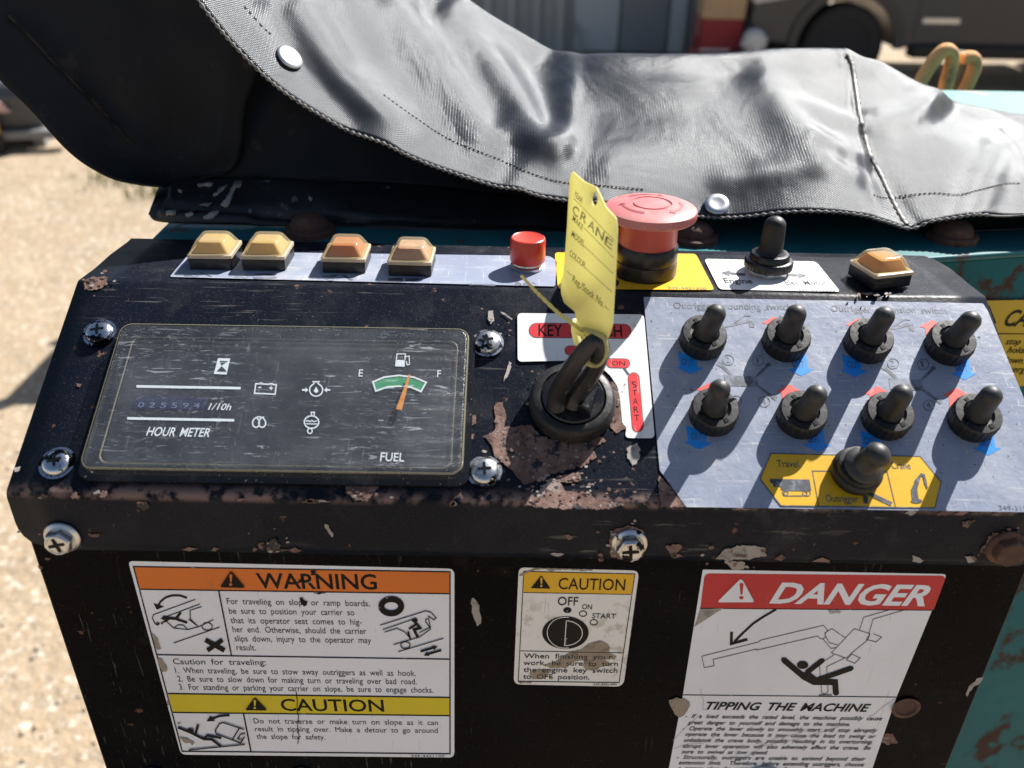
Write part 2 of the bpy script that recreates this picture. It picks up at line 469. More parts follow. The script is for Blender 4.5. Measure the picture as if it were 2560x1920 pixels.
def clear(name, tint, haze, hcol, edge=False, scratch=True):
    m = bpy.data.materials.new(name); m.use_nodes = True
    nt = m.node_tree; nt.nodes.remove(nt.nodes['Principled BSDF']); out = nt.nodes['Material Output']
    co = nt.nodes.new('ShaderNodeTexCoord').outputs['Object']
    tr = nt.nodes.new('ShaderNodeBsdfTransparent'); tr.inputs[0].default_value = (*tint, 1)
    gl = nt.nodes.new('ShaderNodeBsdfGlossy'); gl.inputs['Roughness'].default_value = .24 if scratch else .12
    df = nt.nodes.new('ShaderNodeBsdfDiffuse'); df.inputs[0].default_value = (*hcol, 1)
    lwn = nt.nodes.new('ShaderNodeLayerWeight'); lwn.inputs[0].default_value = .5; fac_ = math_(nt, 'ADD', math_(nt, 'MULTIPLY', math_(nt, 'POWER', lwn.outputs['Facing'], 5.), .9), .04)
    bp = nt.nodes.new('ShaderNodeBump'); bp.inputs['Distance'].default_value = .0006
    h = nz(nt, co, 60, 6, .7, (.45, 3.2, 3.2), dist=1.2)
    h2 = nz(nt, co, 330, 3, .6, (.35, 2.4, 2.4), (3, 3, 1))
    lk(nt, math_(nt, 'ADD', h, math_(nt, 'MULTIPLY', h2, .5)), bp.inputs['Height'])
    if scratch:
        lk(nt, bp.outputs[0], gl.inputs['Normal'])
    a = nt.nodes.new('ShaderNodeMixShader')
    lk(nt, fac_, a.inputs[0]); lk(nt, tr.outputs[0], a.inputs[1]); lk(nt, gl.outputs[0], a.inputs[2])
    z = nt.nodes.new('ShaderNodeMixShader')
    if scratch:
        # film of dust, crazing lines and fine swirl scratches
        f = ramp(nt, nz(nt, co, 30, 6, .7), .35, .75, haze * .4, haze * 1.5)
        for sc_, st, rot, lo, hi, am, o_, ds in ((60, (.8, 8, 8), (0, 0, .05), .65, .68, .36, 0, .8), (150, (.6, 4, 4), (0, 0, -.08), .63, .67, .22, 4, 1.2), (260, (.5, 3, 3), (0, 0, .1), .61, .67, .18, 14, 1.),
                                            (90, (9, .5, 1), (0, 0, .65), .66, .69, .09, 7, .3), (100, (9, .5, 1), (0, 0, -.75), .66, .69, .09, 9, .3), (80, (8, .5, 1), (0, 0, 1.3), .66, .69, .08, 11, .3), (1000, (1, 1, 1), (0, 0, 0), .70, .74, .4, 2, 0)):
            k = ramp(nt, nz(nt, co, sc_, 4, .6, st, (o_, o_, 0), rot, ds), lo, hi, 0, am)
            k = math_(nt, 'MULTIPLY', k, ramp(nt, nz(nt, co, 14, 2, .5, (1, 1, 1), (o_ * 2 + 1, 3, 0)), .42, .62))
            f = math_(nt, 'MAXIMUM', f, k)
        lk(nt, f, z.inputs[0])
    else:
        z.inputs[0].default_value = haze
    lk(nt, a.outputs[0], z.inputs[1]); lk(nt, df.outputs[0], z.inputs[2]); lk(nt, z.outputs[0], out.inputs[0])
    return m
LENS = clear('scratched_clear_plastic', (.97, .975, .975), .030, (.62, .66, .72))
LENSE = clear('clear_edge', (.95, .945, .91), .02, (.72, .68, .5), scratch=False)
LENSL = clear('cream_bevel_highlight', (.92, .9, .8), .20, (.80, .74, .50), scratch=False)  # cream tint paints the light caught along the cover's bevelled edges

# ================================================================== control console
CON = root('control_console', (0, .38, .6), 'black painted crane control box with switches, gauge and warning labels', 'control box')
def part(o, **k): return o
XL, XR = -.2168, .2362
# housing under the lid
hz = MB()
prof = [(.306, .55), (.306, B0.z - .004), (.4025, B1.z - .005), (.452, B1.z - .005), (.452, .55)]
n = len(prof)
hz.add([V((XL + .0007, y, z)) for y, z in prof] + [V((XR - .0007, y, z)) for y, z in prof],
       [tuple(range(n)), tuple(reversed(range(n, 2 * n)))] + [(i, n + i, n + (i + 1) % n, (i + 1) % n) for i in range(n)])
ngon(hz, FRONT, OV, jag([(1018, 1292), (1024, 1290), (1034, 1310), (1041, 1345), (1030, 1351), (1019, 1320)], 8, 2), .0002, 1)
ngon(hz, FRONT, TD, jag([(1620, 1230), (1680, 1230), (1715, 1300), (1640, 1310), (1600, 1290)], 20, 6), .0002, 2)
ngon(hz, FRONT, tile(2200, 1200, .4337), jag([(515, 1190), (560, 1145), (592, 1138), (585, 1170), (540, 1195), (500, 1250), (490, 1240)], 14, 5), .0002, 1)
ngon(hz, FRONT, TL, jag([(215, 490), (245, 500), (235, 530)], 12, 4), .0002, 2)
ngon(hz, FRONT, TD, jag([(85, 1000), (150, 975), (235, 1000), (245, 1040), (200, 1100), (160, 1120), (120, 1080)], 16, 6), .0006, 3)
hz.build('housing', [BLACK2, CHIP, RUSTM, GLUE], CON, bevel=.0012)
# a drilled hole right of the danger label
hl = MB(); lathe(hl, [(.0062, .0001), (.0072, .0012), (.0055, .0012), (.0048, .0003), (.0001, .0002)], 24, FRONT.M(*TD(1768, 1040)), 0, cap0=False)
hl.build('bolt_hole', RUSTB, CON)

# folded sheet lid: lip, sloped panel, top shelf
lid = MB()
pts = []
zlb = LIP.P(*OV(300, 1190)).z
for k in range(7):                          # lip, bottom corners rounded
    z = zlb + .022 * (k / 6)
    d = max(0, .014 - (z - zlb))
    ins = .014 - math.sqrt(max(0, .014 ** 2 - d * d))
    pts.append((.302, z, XL + ins, XR - ins * .6))
def arc(p, a, b, r, n=5):                   # fillet in the yz profile
    p, a, b = V(p), V(a), V(b)
    d0, d1 = (a - p).normalized(), (b - p).normalized()
    L = r / math.tan(math.acos(d0.dot(d1)) / 2)
    q0, q1 = p + d0 * L, p + d1 * L
    return [q0 * (1 - t) ** 2 + p * 2 * t * (1 - t) + q1 * t * t for t in [i / n for i in range(n + 1)]]
b0, b1 = (B0.y, B0.z), (B1.y, B1.z)
for q in arc(b0, (.302, zlb), b1, .0045): pts.append((q.x, q.y, XL, XR))
for q in arc(b1, b0, (.46, B1.z), .006): pts.append((q.x, q.y, XL - .0004, XR - .001))
for y, xi in ((.42, .002), (.44, .003), (.452, .006), (.458, .010)): pts.append((y, B1.z, XL + (.003 if y > .45 else .0012), XR - xi))
NX = 24
vs = []
for (y, z, xa, xb) in pts:
    for i in range(NX + 1):
        x = xa + (xb - xa) * i / NX
        yy = y + (.006 * (1 - i / NX) if y > .45 else 0)
        vs.append(V((x, yy, z + .0004 * (noise.noise(V((x * 30, y * 40, z * 40)))) )))
fs = [(j * (NX + 1) + i, j * (NX + 1) + i + 1, (j + 1) * (NX + 1) + i + 1, (j + 1) * (NX + 1) + i) for j in range(len(pts) - 1) for i in range(NX)]
lid.add(vs, fs)
LIDO = lid.build('panel_lid', [BLACK], CON, solid=.0022, smooth=40)
chips = MB()
H = .0006
def chip(pl, t, pts, mi=0, step=14, amp=4, h=H): ngon(chips, pl, t, jag(pts, step, amp), h, mi)
chip(SLOPE, T5, [(1238, 1030), (1280, 1022), (1302, 1110), (1286, 1170), (1350, 1165), (1440, 1160), (1500, 1215), (1560, 1240), (1700, 1250), (1850, 1225), (1882, 1245), (1800, 1295), (1822, 1340), (1740, 1400), (1650, 1412), (1560, 1440), (1500, 1490), (1470, 1480), (1400, 1500), (1340, 1420), (1250, 1355), (1212, 1260), (1170, 1222), (1240, 1190)], 0, 13, 6)
chip(SLOPE, T5, [(1395, 1620), (1440, 1560), (1500, 1530), (1570, 1462), (1640, 1440), (1720, 1432), (1742, 1478), (1610, 1490), (1640, 1535), (1780, 1545), (1830, 1592), (1990, 1615), (1900, 1640), (1600, 1640)], 0, 13, 7)
chip(SLOPE, TK, [(1135, 800), (1195, 830), (1240, 950), (1262, 1180), (1300, 1290), (1318, 1335), (1200, 1400), (1130, 1320), (1160, 1200), (1150, 950)], 0, 16, 6)
chip(SLOPE, T5, [(368, 1500), (420, 1490), (560, 1492), (572, 1520), (492, 1598), (432, 1588), (384, 1550)], 0, 14, 5)
chip(SLOPE, T4, [(512, 350), (560, 325), (652, 322), (658, 362), (590, 402), (514, 398)], 0, 12, 5)
chip(SLOPE, T5, [(1088, 1105), (1128, 1100), (1130, 1150), (1092, 1165)], 0, 10, 4)
chip(SLOPE, T5, [(1082, 1212), (1120, 1205), (1112, 1240), (1082, 1250)], 0, 10, 4)
chip(SLOPE, T5, [(1202, 497), (1228, 497), (1235, 560), (1212, 576), (1196, 540)], 1, 9, 3)
chip(SLOPE, T5, [(1266, 506), (1288, 508), (1340, 546), (1334, 553)], 1, 9, 2)
chip(SLOPE, T5, [(1322, 790), (1334, 800), (1325, 850), (1308, 880), (1286, 906), (1290, 880), (1304, 840)], 1, 9, 3)
chip(SLOPE, T5, [(1998, 1290), (2060, 1260), (2076, 1300), (2060, 1376), (2030, 1390), (2002, 1345)], 1, 9, 5)
chip(SLOPE, T6, [(192, 1215), (230, 1245), (345, 1386), (205, 1386), (192, 1300)], 0, 14, 5)
chip(SLOPE, T4, [(465, 970), (500, 975), (490, 995), (470, 990)], 0, 8, 3)
chip(SLOPE, T4, [(85, 1485), (125, 1480), (120, 1505), (90, 1510)], 1, 8, 3)
chip(SLOPE, TM, [(575, 125), (610, 110), (618, 128), (580, 140)], 1, 9, 3)
chip(SLOPE, TM, [(620, 120), (655, 112), (660, 155), (612, 160)], 0, 9, 4)
chip(SLOPE, TM, [(430, 132), (472, 124), (480, 155), (440, 165)], 0, 9, 4)
chip(LIP, TM, [(842, 184), (900, 184), (924, 212), (882, 238), (846, 216)], 0, 11, 4)
chip(LIP, TM, [(1640, 432), (1688, 406), (1724, 448), (1720, 494), (1642, 494)], 0, 11, 5)
chip(LIP, TM, [(1585, 440), (1620, 432), (1625, 468), (1590, 470)], 0, 9, 4)
chip(LIP, TM, [(540, 380), (610, 380), (600, 405), (550, 400)], 0, 11, 4)
chip(LIP, TM, [(1990, 325), (2010, 320), (2050, 385), (2040, 405), (2020, 380)], 1, 9, 4)
chip(LIP, TF, [(502, 278), (572, 266), (580, 278), (548, 334), (530, 330)], 0, 11, 4)
chip(LIP, TF, [(740, 338), (790, 292), (880, 272), (972, 280), (985, 322), (905, 340), (800, 346)], 1, 11, 6)
chip(LIP, TF, [(1202, 350), (1250, 330), (1290, 345), (1286, 356)], 0, 11, 3)
chip(LIP, TF, [(1920, 162), (1985, 150), (1942, 188), (1915, 184)], 0, 11, 4)
chip(LIP, TF, [(1680, 322), (1736, 344), (1720, 356), (1682, 350)], 1, 9, 3)
chip(LIP, TF, [(1930, 325), (1975, 325), (1978, 352), (1945, 356)], 1, 9, 3)
chip(LIP, TF, [(22, 225), (40, 218), (60, 240), (45, 250)], 0, 9, 3)
chip(LIP, TF, [(230, 250), (260, 200), (330, 180), (400, 205), (412, 290), (300, 345), (240, 330)], 0, 11, 6)
chip(LIP, TF, [(2000, 300), (2060, 215), (2190, 205), (2212, 345), (2080, 352)], 0, 11, 6)
chip(SHELF, TS, [(1742, 386), (1840, 390), (1852, 402), (1760, 400)], 0, 9, 2)
chip(FRONT, TF, [(780, 348), (880, 350), (875, 385), (820, 388)], 1, 10, 5, .0003)
big = [(SLOPE, T5, 1500, 1330, 330, 150, 70), (SLOPE, T5, 1640, 1540, 330, 90, 60), (SLOPE, TK, 1210, 1100, 90, 280, 26), (SLOPE, T4, 585, 365, 110, 60, 14), (SLOPE, T5, 470, 1545, 140, 60, 14), (SLOPE, TK, 300, 1000, 120, 300, 22), (LIP, TM, 1650, 450, 120, 60, 14), (LIP, TF, 860, 310, 180, 60, 18), (LIP, TF, 330, 270, 160, 90, 20), (LIP, TF, 2110, 290, 140, 90, 18), (SLOPE, T5, 1250, 560, 120, 120, 12), (LIP, TM, 380, 400, 160, 110, 14), (SHELF, TS, 1780, 396, 120, 12, 6)]
rs = random.Random(17)
for pl_, t_, cx, cy, sx, sy, n_ in big:    # crumbs of lost paint round the larger patches
    for k in range(n_):
        x, y = rs.gauss(cx, sx * .55), rs.gauss(cy, sy * .55); q = rs.uniform(3, 13) * (1 if t_ is not TK else 1.6); a_ = rs.uniform(0, 3.14)
        pts_ = [(x + q * rs.uniform(.5, 1.2) * math.cos(a_ + i * 1.05) * 1.4, y + q * rs.uniform(.4, 1.) * math.sin(a_ + i * 1.05)) for i in range(6)]
        chip(pl_, t_, pts_, rs.choice((0, 0, 0, 1)), 7, 1.5, H + .00002 * k + .0004)
rnd = random.Random(4)
for k in range(26):                         # small chips along the front fold and the lip's lower edge
    x = rnd.uniform(60, 2500); top = k % 3
    cy = (1262 + (x - 1280) * .018) if top else (1384 + (x - 1280) * .0145)
    wd = rnd.uniform(5, 26); hh = rnd.uniform(3, 8)
    chip(LIP, tile(0, 0, 1), [(x - wd, cy + rnd.uniform(4, 9) - 4), (x, cy - hh), (x + wd, cy), (x, cy + hh)], rnd.choice((0, 0, 1)), 7, 2.5)
chips.build('paint_damage', [RUSTM, CHIP], CON, smooth=0)

# ------------------------------------------------------------------ stickers on the front
lw = MB()
ngon(lw, FRONT, TW, rounded([(52, 58), (2150, 108), (2150, 1322), (392, 1303)], [30, 40, 36, 34]), .0002)
WL = lw.build('warning_label', [WHITE], CON, smooth=0)
bd = MB()
ngon(bd, FRONT, TW, [(88, 96), (2120, 128), (2118, 268), (128, 240)], .00030, 0)
ngon(bd, FRONT, TW, [(310, 913), (2118, 936), (2118, 1052), (340, 1032)], .00030, 1)
bd.build('header_band', [ORANGE, YELLOW], WL, smooth=0)
pk = MB(); h = .00036
stroke(pk, FRONT, TW, [(86, 94), (2122, 128), (2122, 1298), (400, 1282)], 8, h, closed=True); h += .00002
for a, b, wd in (((128, 240), (2118, 269), 8), ((240, 661), (2118, 690), 8), ((308, 911), (2118, 936), 8), ((340, 1032), (2118, 1053), 8), ((634, 250), (716, 664), 9), ((794, 1040), (842, 1284), 9)):
    stroke(pk, FRONT, TW, [a, b], wd, h); h += .00001
# crossed-out carrier, left
stroke(pk, FRONT, TW, [(430, 296), (385, 280), (335, 280), (295, 292), (262, 318), (245, 345)], 13, h); h += .00001
ngon(pk, FRONT, TW, [(216, 330), (284, 352), (236, 372)], h); h += .00001
for pl_ in ([(484, 306), (215, 404), (207, 425), (225, 462), (243, 472), (258, 458)], [(512, 336), (262, 430)], [(524, 352), (450, 376), (452, 432), (500, 478)], [(640, 484), (345, 586)],
            [(345, 490), (372, 470), (405, 470), (436, 500), (345, 490)], [(436, 500), (510, 480), (600, 436)], [(290, 440), (345, 490)], [(440, 432), (500, 478)]):
    stroke(pk, FRONT, TW, pl_, 6, h); h += .00001
for c, rx, ry in (((560, 480), 33, 24), ((241, 460), 7, 6)):
    stroke(pk, FRONT, TW, ell(*c, rx, ry), 6, h, closed=True); h += .00001
for pl_, wd in (([(265, 462), (330, 420)], 13), ([(300, 425), (360, 430), (390, 388)], 17), ([(350, 428), (432, 456)], 14), ([(365, 425), (385, 445)], 14)):
    stroke(pk, FRONT, TW, pl_, wd, h); h += .00001
ngon(pk, FRONT, TW, ell(288, 425, 20, 14), h); h += .00001
stroke(pk, FRONT, TW, [(548, 566), (672, 634)], 30, h); h += .00001
stroke(pk, FRONT, TW, [(658, 566), (562, 634)], 30, h); h += .00001
# good carrier, right
stroke(pk, FRONT, TW, ell(1744, 350, 64, 46), 38, h, closed=True); h += .00001
for pl_ in ([(1672, 472), (1965, 380), (2000, 390), (2032, 425), (2018, 438), (1980, 412)], [(1690, 500), (1890, 432)], [(1702, 516), (1780, 492), (1830, 515), (1870, 560)], [(1758, 597), (1925, 548), (1995, 498), (1996, 480)],
            [(2080, 556), (1790, 642)], [(1925, 520), (1992, 486), (1965, 450), (1968, 432), (1985, 430), (1995, 486)]):
    stroke(pk, FRONT, TW, pl_, 6, h); h += .00001
stroke(pk, FRONT, TW, ell(1835, 600, 30, 22), 7, h, closed=True); h += .00001
for pl_, wd in (([(1895, 450), (1930, 490), (1890, 500), (1915, 550)], 17), ([(1905, 465), (1858, 496)], 13), ([(1852, 512), (1866, 562)], 12)):
    stroke(pk, FRONT, TW, pl_, wd, h); h += .00001
ngon(pk, FRONT, TW, ell(1895, 440, 20, 14), h); h += .00001
for a, b, s in (((1932, 640), (2042, 608), 1), ((2066, 632), (1952, 666), -1)):
    stroke(pk, FRONT, TW, [a, (b[0] - 20 * s, b[1] + 6 * s)], 14, h); h += .00001
    ngon(pk, FRONT, TW, [b, (b[0] - 38 * s, b[1] - 4 * s), (b[0] - 22 * s, b[1] + 24 * s)], h); h += .00001
# tipping carrier, lower left
stroke(pk, FRONT, TW, [(704, 1050), (640, 1056), (590, 1074)], 13, h); h += .00001
ngon(pk, FRONT, TW, [(556, 1090), (580, 1054), (612, 1088)], h); h += .00001
for pl_ in ([(796, 1142), (665, 1098), (640, 1104), (612, 1148), (618, 1170), (776, 1230), (800, 1188)], [(768, 1132), (722, 1208)], [(805, 1168), (775, 1172), (757, 1200), (790, 1212)], [(804, 1238), (440, 1274)]):
    stroke(pk, FRONT, TW, pl_, 8, h); h += .00001
for pl_, wd in (([(372, 1128), (450, 1160), (540, 1204), (590, 1206), (648, 1250)], 15), ([(486, 1170), (502, 1110)], 16), ([(540, 1200), (560, 1180), (652, 1198)], 13)):
    stroke(pk, FRONT, TW, pl_, wd, h); h += .00001
ngon(pk, FRONT, TW, ell(452, 1150, 22, 16), h); h += .00001
# alert triangles
def alert(mb, pl, t, a, b, c, h, dark, light, sl=.1):
    ngon(mb, pl, t, rounded([a, b, c], math.hypot(b[0] - c[0], b[1] - c[1]) * .09, 5), h, dark)
    cx = a[0]; hy = (b[1] + c[1]) / 2 - a[1]; wd = abs(c[0] - b[0])
    k = lambda x, y: (cx + x * wd, a[1] + y * hy)
    ngon(mb, pl, t, [k(-.05, .24), k(0, .18), k(.06, .24), k(.03, .68), k(-.02, .68)], h + .00002, light)
    ngon(mb, pl, t, ell(*k(.0, .81), .06 * wd, .075 * hy, 14), h + .00002, light)
alert(pk, FRONT, TW, (712, 122), (642, 228), (806, 232), h, 0, 1)
alert(pk, FRONT, TW, (866, 935), (804, 1018), (948, 1020), h, 0, 2)
pk.build('pictogram', [INK, ORANGE, YELLOW], WL, smooth=0)
tx = MB(); h = .00034
text(tx, FRONT, TW, 'WARNING', (888, 232), (1655, 240), 94, h, bold=.018)
text(tx, FRONT, TW, 'CAUTION', (1040, 1020), (1700, 1026), 74, h, bold=.014)
for s, a, b, c in (('For traveling on slope or ramp boards,', (690, 335), (1606, 350), 38), ('be sure to position your carrier so', (704, 397), (1508, 408), 38), ('that its operator seat comes to hig-', (714, 458), (1555, 469), 38),
                   ('her end. Otherwise, should the carrier', (727, 516), (1585, 528), 38), ('slips down, injury to the operator may', (740, 575), (1616, 587), 38), ('result.', (752, 632), (876, 634), 38),
                   ('Caution for traveling:', (345, 722), (940, 728), 36), ('1. When traveling, be sure to stow away outriggers as well as hook.', (358, 778), (1902, 798), 36), ('2. Be sure to slow down for making turn or traveling over bad road.', (374, 833), (1908, 852), 36),
                   ('3. For standing or parking your carrier on slope, be sure to engage chocks.', (385, 886), (2014, 906), 36), ('Do not traverse or make turn on slope as it can', (862, 1102), (2046, 1114), 32), ('result in tipping over. Make a detour to go around', (870, 1153), (2044, 1164), 32),
                   ('the slope for safety.', (880, 1202), (1320, 1207), 32), ('349-4421100', (1872, 1318), (2086, 1320), 13)):
    text(tx, FRONT, TW, s, a, b, c, h, word=1.9)
tx.build('lettering', [INK], WL, smooth=0)
pe = MB(); h = .00062
for pp, mi in (([(205, 520), (240, 560), (262, 625), (240, 628), (222, 590)], 0), ([(240, 682), (270, 690), (300, 740), (302, 768), (272, 772), (250, 720)], 0), ([(1150, 295), (1175, 290), (1185, 310), (1205, 320), (1200, 345), (1185, 355), (1165, 330)], 1),
               ([(1240, 268), (1290, 258), (1325, 264), (1320, 270), (1270, 272)], 1), ([(1150, 180), (1172, 172), (1178, 195), (1140, 205)], 1), ([(1225, 125), (1260, 122), (1262, 135), (1250, 152), (1228, 150)], 1),
               ([(378, 1185), (425, 1195), (470, 1218), (480, 1232), (462, 1248), (452, 1232), (412, 1225), (385, 1200)], 0), ([(370, 1100), (392, 1098), (388, 1108), (372, 1110)], 0), ([(300, 930), (310, 940), (318, 985), (308, 990)], 0)):
    ngon(pe, FRONT, TW, jag(pp, 12, 3.5), h, mi)
stroke(pe, FRONT, TW, [(1132, 895), (1140, 960), (1138, 1020), (1147, 1060), (1142, 1120), (1150, 1180), (1143, 1235)], 5, h + .00001, 1)
pe.build('torn_patch', [GLUE, INK], WL, smooth=0)

lc = MB()
ngon(lc, FRONT, TC, rounded([(262, 178), (1650, 215), (1468, 1552), (202, 1525)], [70, 80, 90, 80]), .0002)
CL = lc.build('caution_label', [WHITED], CON, smooth=0)
bd = MB(); ngon(bd, FRONT, TC, [(322, 226), (1596, 256), (1560, 490), (316, 468)], .0003); bd.build('header_band', [AMBERY], CL, smooth=0)
pk = MB(); h = .00036
stroke(pk, FRONT, TC, [(320, 224), (1600, 254), (1418, 1506), (256, 1490)], 9, h, closed=True); h += .00002
stroke(pk, FRONT, TC, [(316, 467), (1560, 491)], 8, h); h += .00001
stroke(pk, FRONT, TC, [(280, 1141), (1462, 1163)], 7, h); h += .00001
ngon(pk, FRONT, TC, ell(822, 672, 47, 34), h)
for c in ((1003, 712), (1127, 812)): stroke(pk, FRONT, TC, ell(*c, 42, 31), 10, h, closed=True)
h += .00001
ngon(pk, FRONT, TC, ell(800, 930, 268, 188, 40), h); h += .00002
stroke(pk, FRONT, TC, ell(795, 930, 205, 178, 24, 78, 282), 8, h, 1); h += .00001
stroke(pk, FRONT, TC, [(810, 795)] + ell(800, 935, 195, 143, 20, -86, 88) + [(790, 1078)], 9, h, 1, closed=True); h += .00001
stroke(pk, FRONT, TC, [(1020, 800), (1005, 790)], 8, h, 1)
alert(pk, FRONT, TC, (522, 266), (398, 418), (630, 424), h, 0, 2)
pk.build('pictogram', [INK, WHITED, AMBERY], CL, smooth=0)
tx = MB(); h = .00042
for s, a, b, c, bo in (('CAUTION', (716, 428), (1482, 444), 128, .004), ('OFF', (710, 615), (944, 618), 96, .004), ('ON', (990, 660), (1102, 664), 58, .002), ('START', (1106, 764), (1376, 770), 56, .002),
                       ('When finishing your', (322, 1225), (1338, 1236), 54, .004), ('work, be sure to turn', (316, 1304), (1404, 1316), 54, .004), ('the engine key switch', (316, 1384), (1398, 1394), 54, .004),
                       ('to OFF position.', (312, 1462), (1076, 1472), 54, .004), ('349-4421400', (1118, 1536), (1388, 1538), 20, 0)):
    text(tx, FRONT, TC, s, a, b, c, h, bold=bo, word=1.9)
tx.build('lettering', [INK], CL, smooth=0)
pe = MB()
for k, pp in enumerate(([(555, 1310), (700, 1250), (880, 1140), (960, 1130), (1080, 1050), (1200, 1018), (1280, 1050), (1320, 1110), (1300, 1160), (1385, 1205), (1360, 1240), (1240, 1230), (1340, 1300), (1200, 1330), (1100, 1372), (1000, 1330), (1010, 1250), (900, 1260), (800, 1340), (640, 1335)],
           [(380, 1400), (480, 1345), (650, 1360), (590, 1420), (560, 1460), (420, 1470)], [(430, 190), (600, 188), (1130, 205), (1060, 216), (680, 205), (640, 222), (560, 200), (440, 205), (330, 262), (272, 280), (268, 262)], ell(640, 1455, 18, 16, 10), [(260, 1498), (420, 1500), (400, 1512), (270, 1515)])):
    ngon(pe, FRONT, TC, jag(pp, 22, 7) if k != 3 else pp, .00039, 0)
pe.build('torn_patch', [GLUE], CL, smooth=0)

dl = MB()
ngon(dl, FRONT, TD, rounded([(332, 68), (2062, 100), (1700, 985), (1668, 1080), (1480, 1640), (60, 1640), (190, 960)], [10, 30, 20, 20, 10, 10, 10]), .0002)
DL = dl.build('danger_label', [WHITE], CON, smooth=0)
bd = MB()
ngon(bd, FRONT, TD, rounded([(345, 95), (2060, 112), (1968, 356), (314, 342)], [40, 40, 6, 6]), .0003)
bd.build('header_band', [REDP], DL, smooth=0)
pk = MB(); h = .00036
stroke(pk, FRONT, TD, [(312, 343), (1970, 357)], 6, h); stroke(pk, FRONT, TD, [(190, 957), (1716, 973)], 6, h); h += .00001
stroke(pk, FRONT, TD, [(852, 350), (760, 404), (690, 450), (620, 515), (555, 580)], 16, h); h += .00001
stroke(pk, FRONT, TD, [(536, 510), (534, 594), (648, 563)], 20, h); h += .00001
for pl_, cl in (([(325, 683), (735, 580), (738, 570), (1188, 464), (1218, 500), (1196, 530), (1203, 545), (1185, 562), (1168, 560), (1145, 540), (714, 640), (714, 632), (405, 706), (412, 750), (342, 764)], True),
            ([(1196, 520), (1246, 488), (1340, 550)], False), ([(1196, 530), (1230, 588), (1290, 604)], False), ([(1185, 562), (1240, 628), (1280, 622)], False),
            ([(1406, 488), (1518, 524), (1502, 568), (1380, 668), (1350, 698), (1244, 660)], True), ([(1518, 524), (1492, 565), (1562, 582), (1600, 548), (1540, 523)], False), ([(1390, 668), (1350, 710), (1410, 734), (1448, 696), (1390, 668)], False),
            ([(1444, 496), (1472, 408), (1650, 356)], False), ([(1510, 522), (1540, 420), (1755, 357)], False), ([(1262, 674), (1160, 740), (1168, 880)], False), ([(1340, 696), (1210, 758), (1216, 850)], False),
            ([(1170, 885), (1174, 940), (1190, 950), (1210, 948), (1220, 930), (1218, 885)], False), ([(1160, 955), (1158, 963), (1240, 964), (1244, 955)], True)):
    stroke(pk, FRONT, TD, pl_, 4, h, closed=cl); h += .00001
for pl_, wd in (([(905, 708), (1050, 830), (1120, 866), (1235, 866), (1270, 868), (1276, 945)], 42), ([(1068, 800), (1178, 714)], 36), ([(1150, 850), (1385, 768)], 36)):
    stroke(pk, FRONT, TD, pl_, wd, h); h += .00001
for c, rx, ry in (((1040, 745), 40, 28), ((905, 708), 18, 15), ((1180, 713), 17, 14), ((1384, 768), 18, 14), ((1276, 945), 21, 16)):
    ngon(pk, FRONT, TD, ell(*c, rx, ry, 20), h); h += .00001
ngon(pk, FRONT, TD, [(1040, 800), (1085, 790), (1140, 836), (1175, 850), (1120, 880), (1090, 870)], h); h += .00001
alert(pk, FRONT, TD, (605, 128), (432, 300), (700, 300), h, 1, 2)
pk.build('pictogram', [INK, WHITE, REDP], DL, smooth=0)
tx = MB(); h = .00042
text(tx, FRONT, TD, 'DANGER', (802, 302), (1908, 322), 138, h, 1, bold=.03, shear=.30)
text(tx, FRONT, TD, 'TIPPING THE MACHINE', (352, 1060), (1512, 1076), 52, h, bold=.022, shear=.3)
TD2 = tile(1660, 1740, .28933)
for s, a, b in (('- If a load exceeds the rated level, the machine possibly cause', (182, 190), (1882, 212)), ('great danger to yourself and damage to the machine.', (204, 245), (1604, 262)), ('- Operate the lever slowly to smoothly start and stop abruptly', (160, 296), (1838, 315)),
                ('operate the lever because it may cause the load to swing or', (182, 346), (1824, 366)), ('unbalance the crane body, possibly resulting in its overturning.', (170, 397), (1798, 414)), ('abrupt lever operation will also adversely affect the crane. Be', (160, 448), (1782, 466)),
                ('sure to swivel at low speed.', (150, 497), (892, 506)), ('- Structurally, outriggers are unable to extend beyond their', (108, 544), (1738, 562)), ('extension limit.  Therefore, before extending outriggers, choose', (128, 592), (1724, 610)), ('a proper place for setting them on firm and level ground.', (120, 640), (1560, 656))):
    text(tx, FRONT, TD2, s, a, b, 33, h, bold=.012, shear=.3, word=2.1)
tx.build('lettering', [INK, WHITE], DL, smooth=0)
pe = MB()
ngon(pe, FRONT, TD, [(312, 350), (480, 342), (400, 392), (270, 476), (285, 440)], .0004, 0)
ngon(pe, FRONT, TD, jag([(1215, 358), (1325, 360), (1300, 380), (1230, 378)], 14, 5), .0004, 1)
for pl_ in ([(318, 905), (322, 960), (340, 1000), (330, 1060), (360, 1062)], [(1700, 982), (1600, 1050), (1545, 1100), (1510, 1110)], [(130, 1340), (200, 1310), (330, 1300), (420, 1250)], [(700, 1330), (860, 1260), (990, 1240), (1080, 1200)], [(120, 1280), (200, 1200), (310, 1100)], [(600, 1420), (760, 1320), (1050, 1260), (1300, 1180)]):
    stroke(pe, FRONT, TD, pl_, 3, .0005, 1)
pe.build('torn_patch', [CHIP, mat('crease_grey', (.40, .38, .35), .8)], DL, smooth=0)

# ------------------------------------------------------------------ printed plates on the lid
def plate(name, pl, t, pts, m, r=14, h=.0007, label=None):
    b_ = MB(); ngon(b_, pl, t, rounded(pts, r), h)
    return b_.build(name, [m], CON, smooth=0, label=label)
HP = .0008
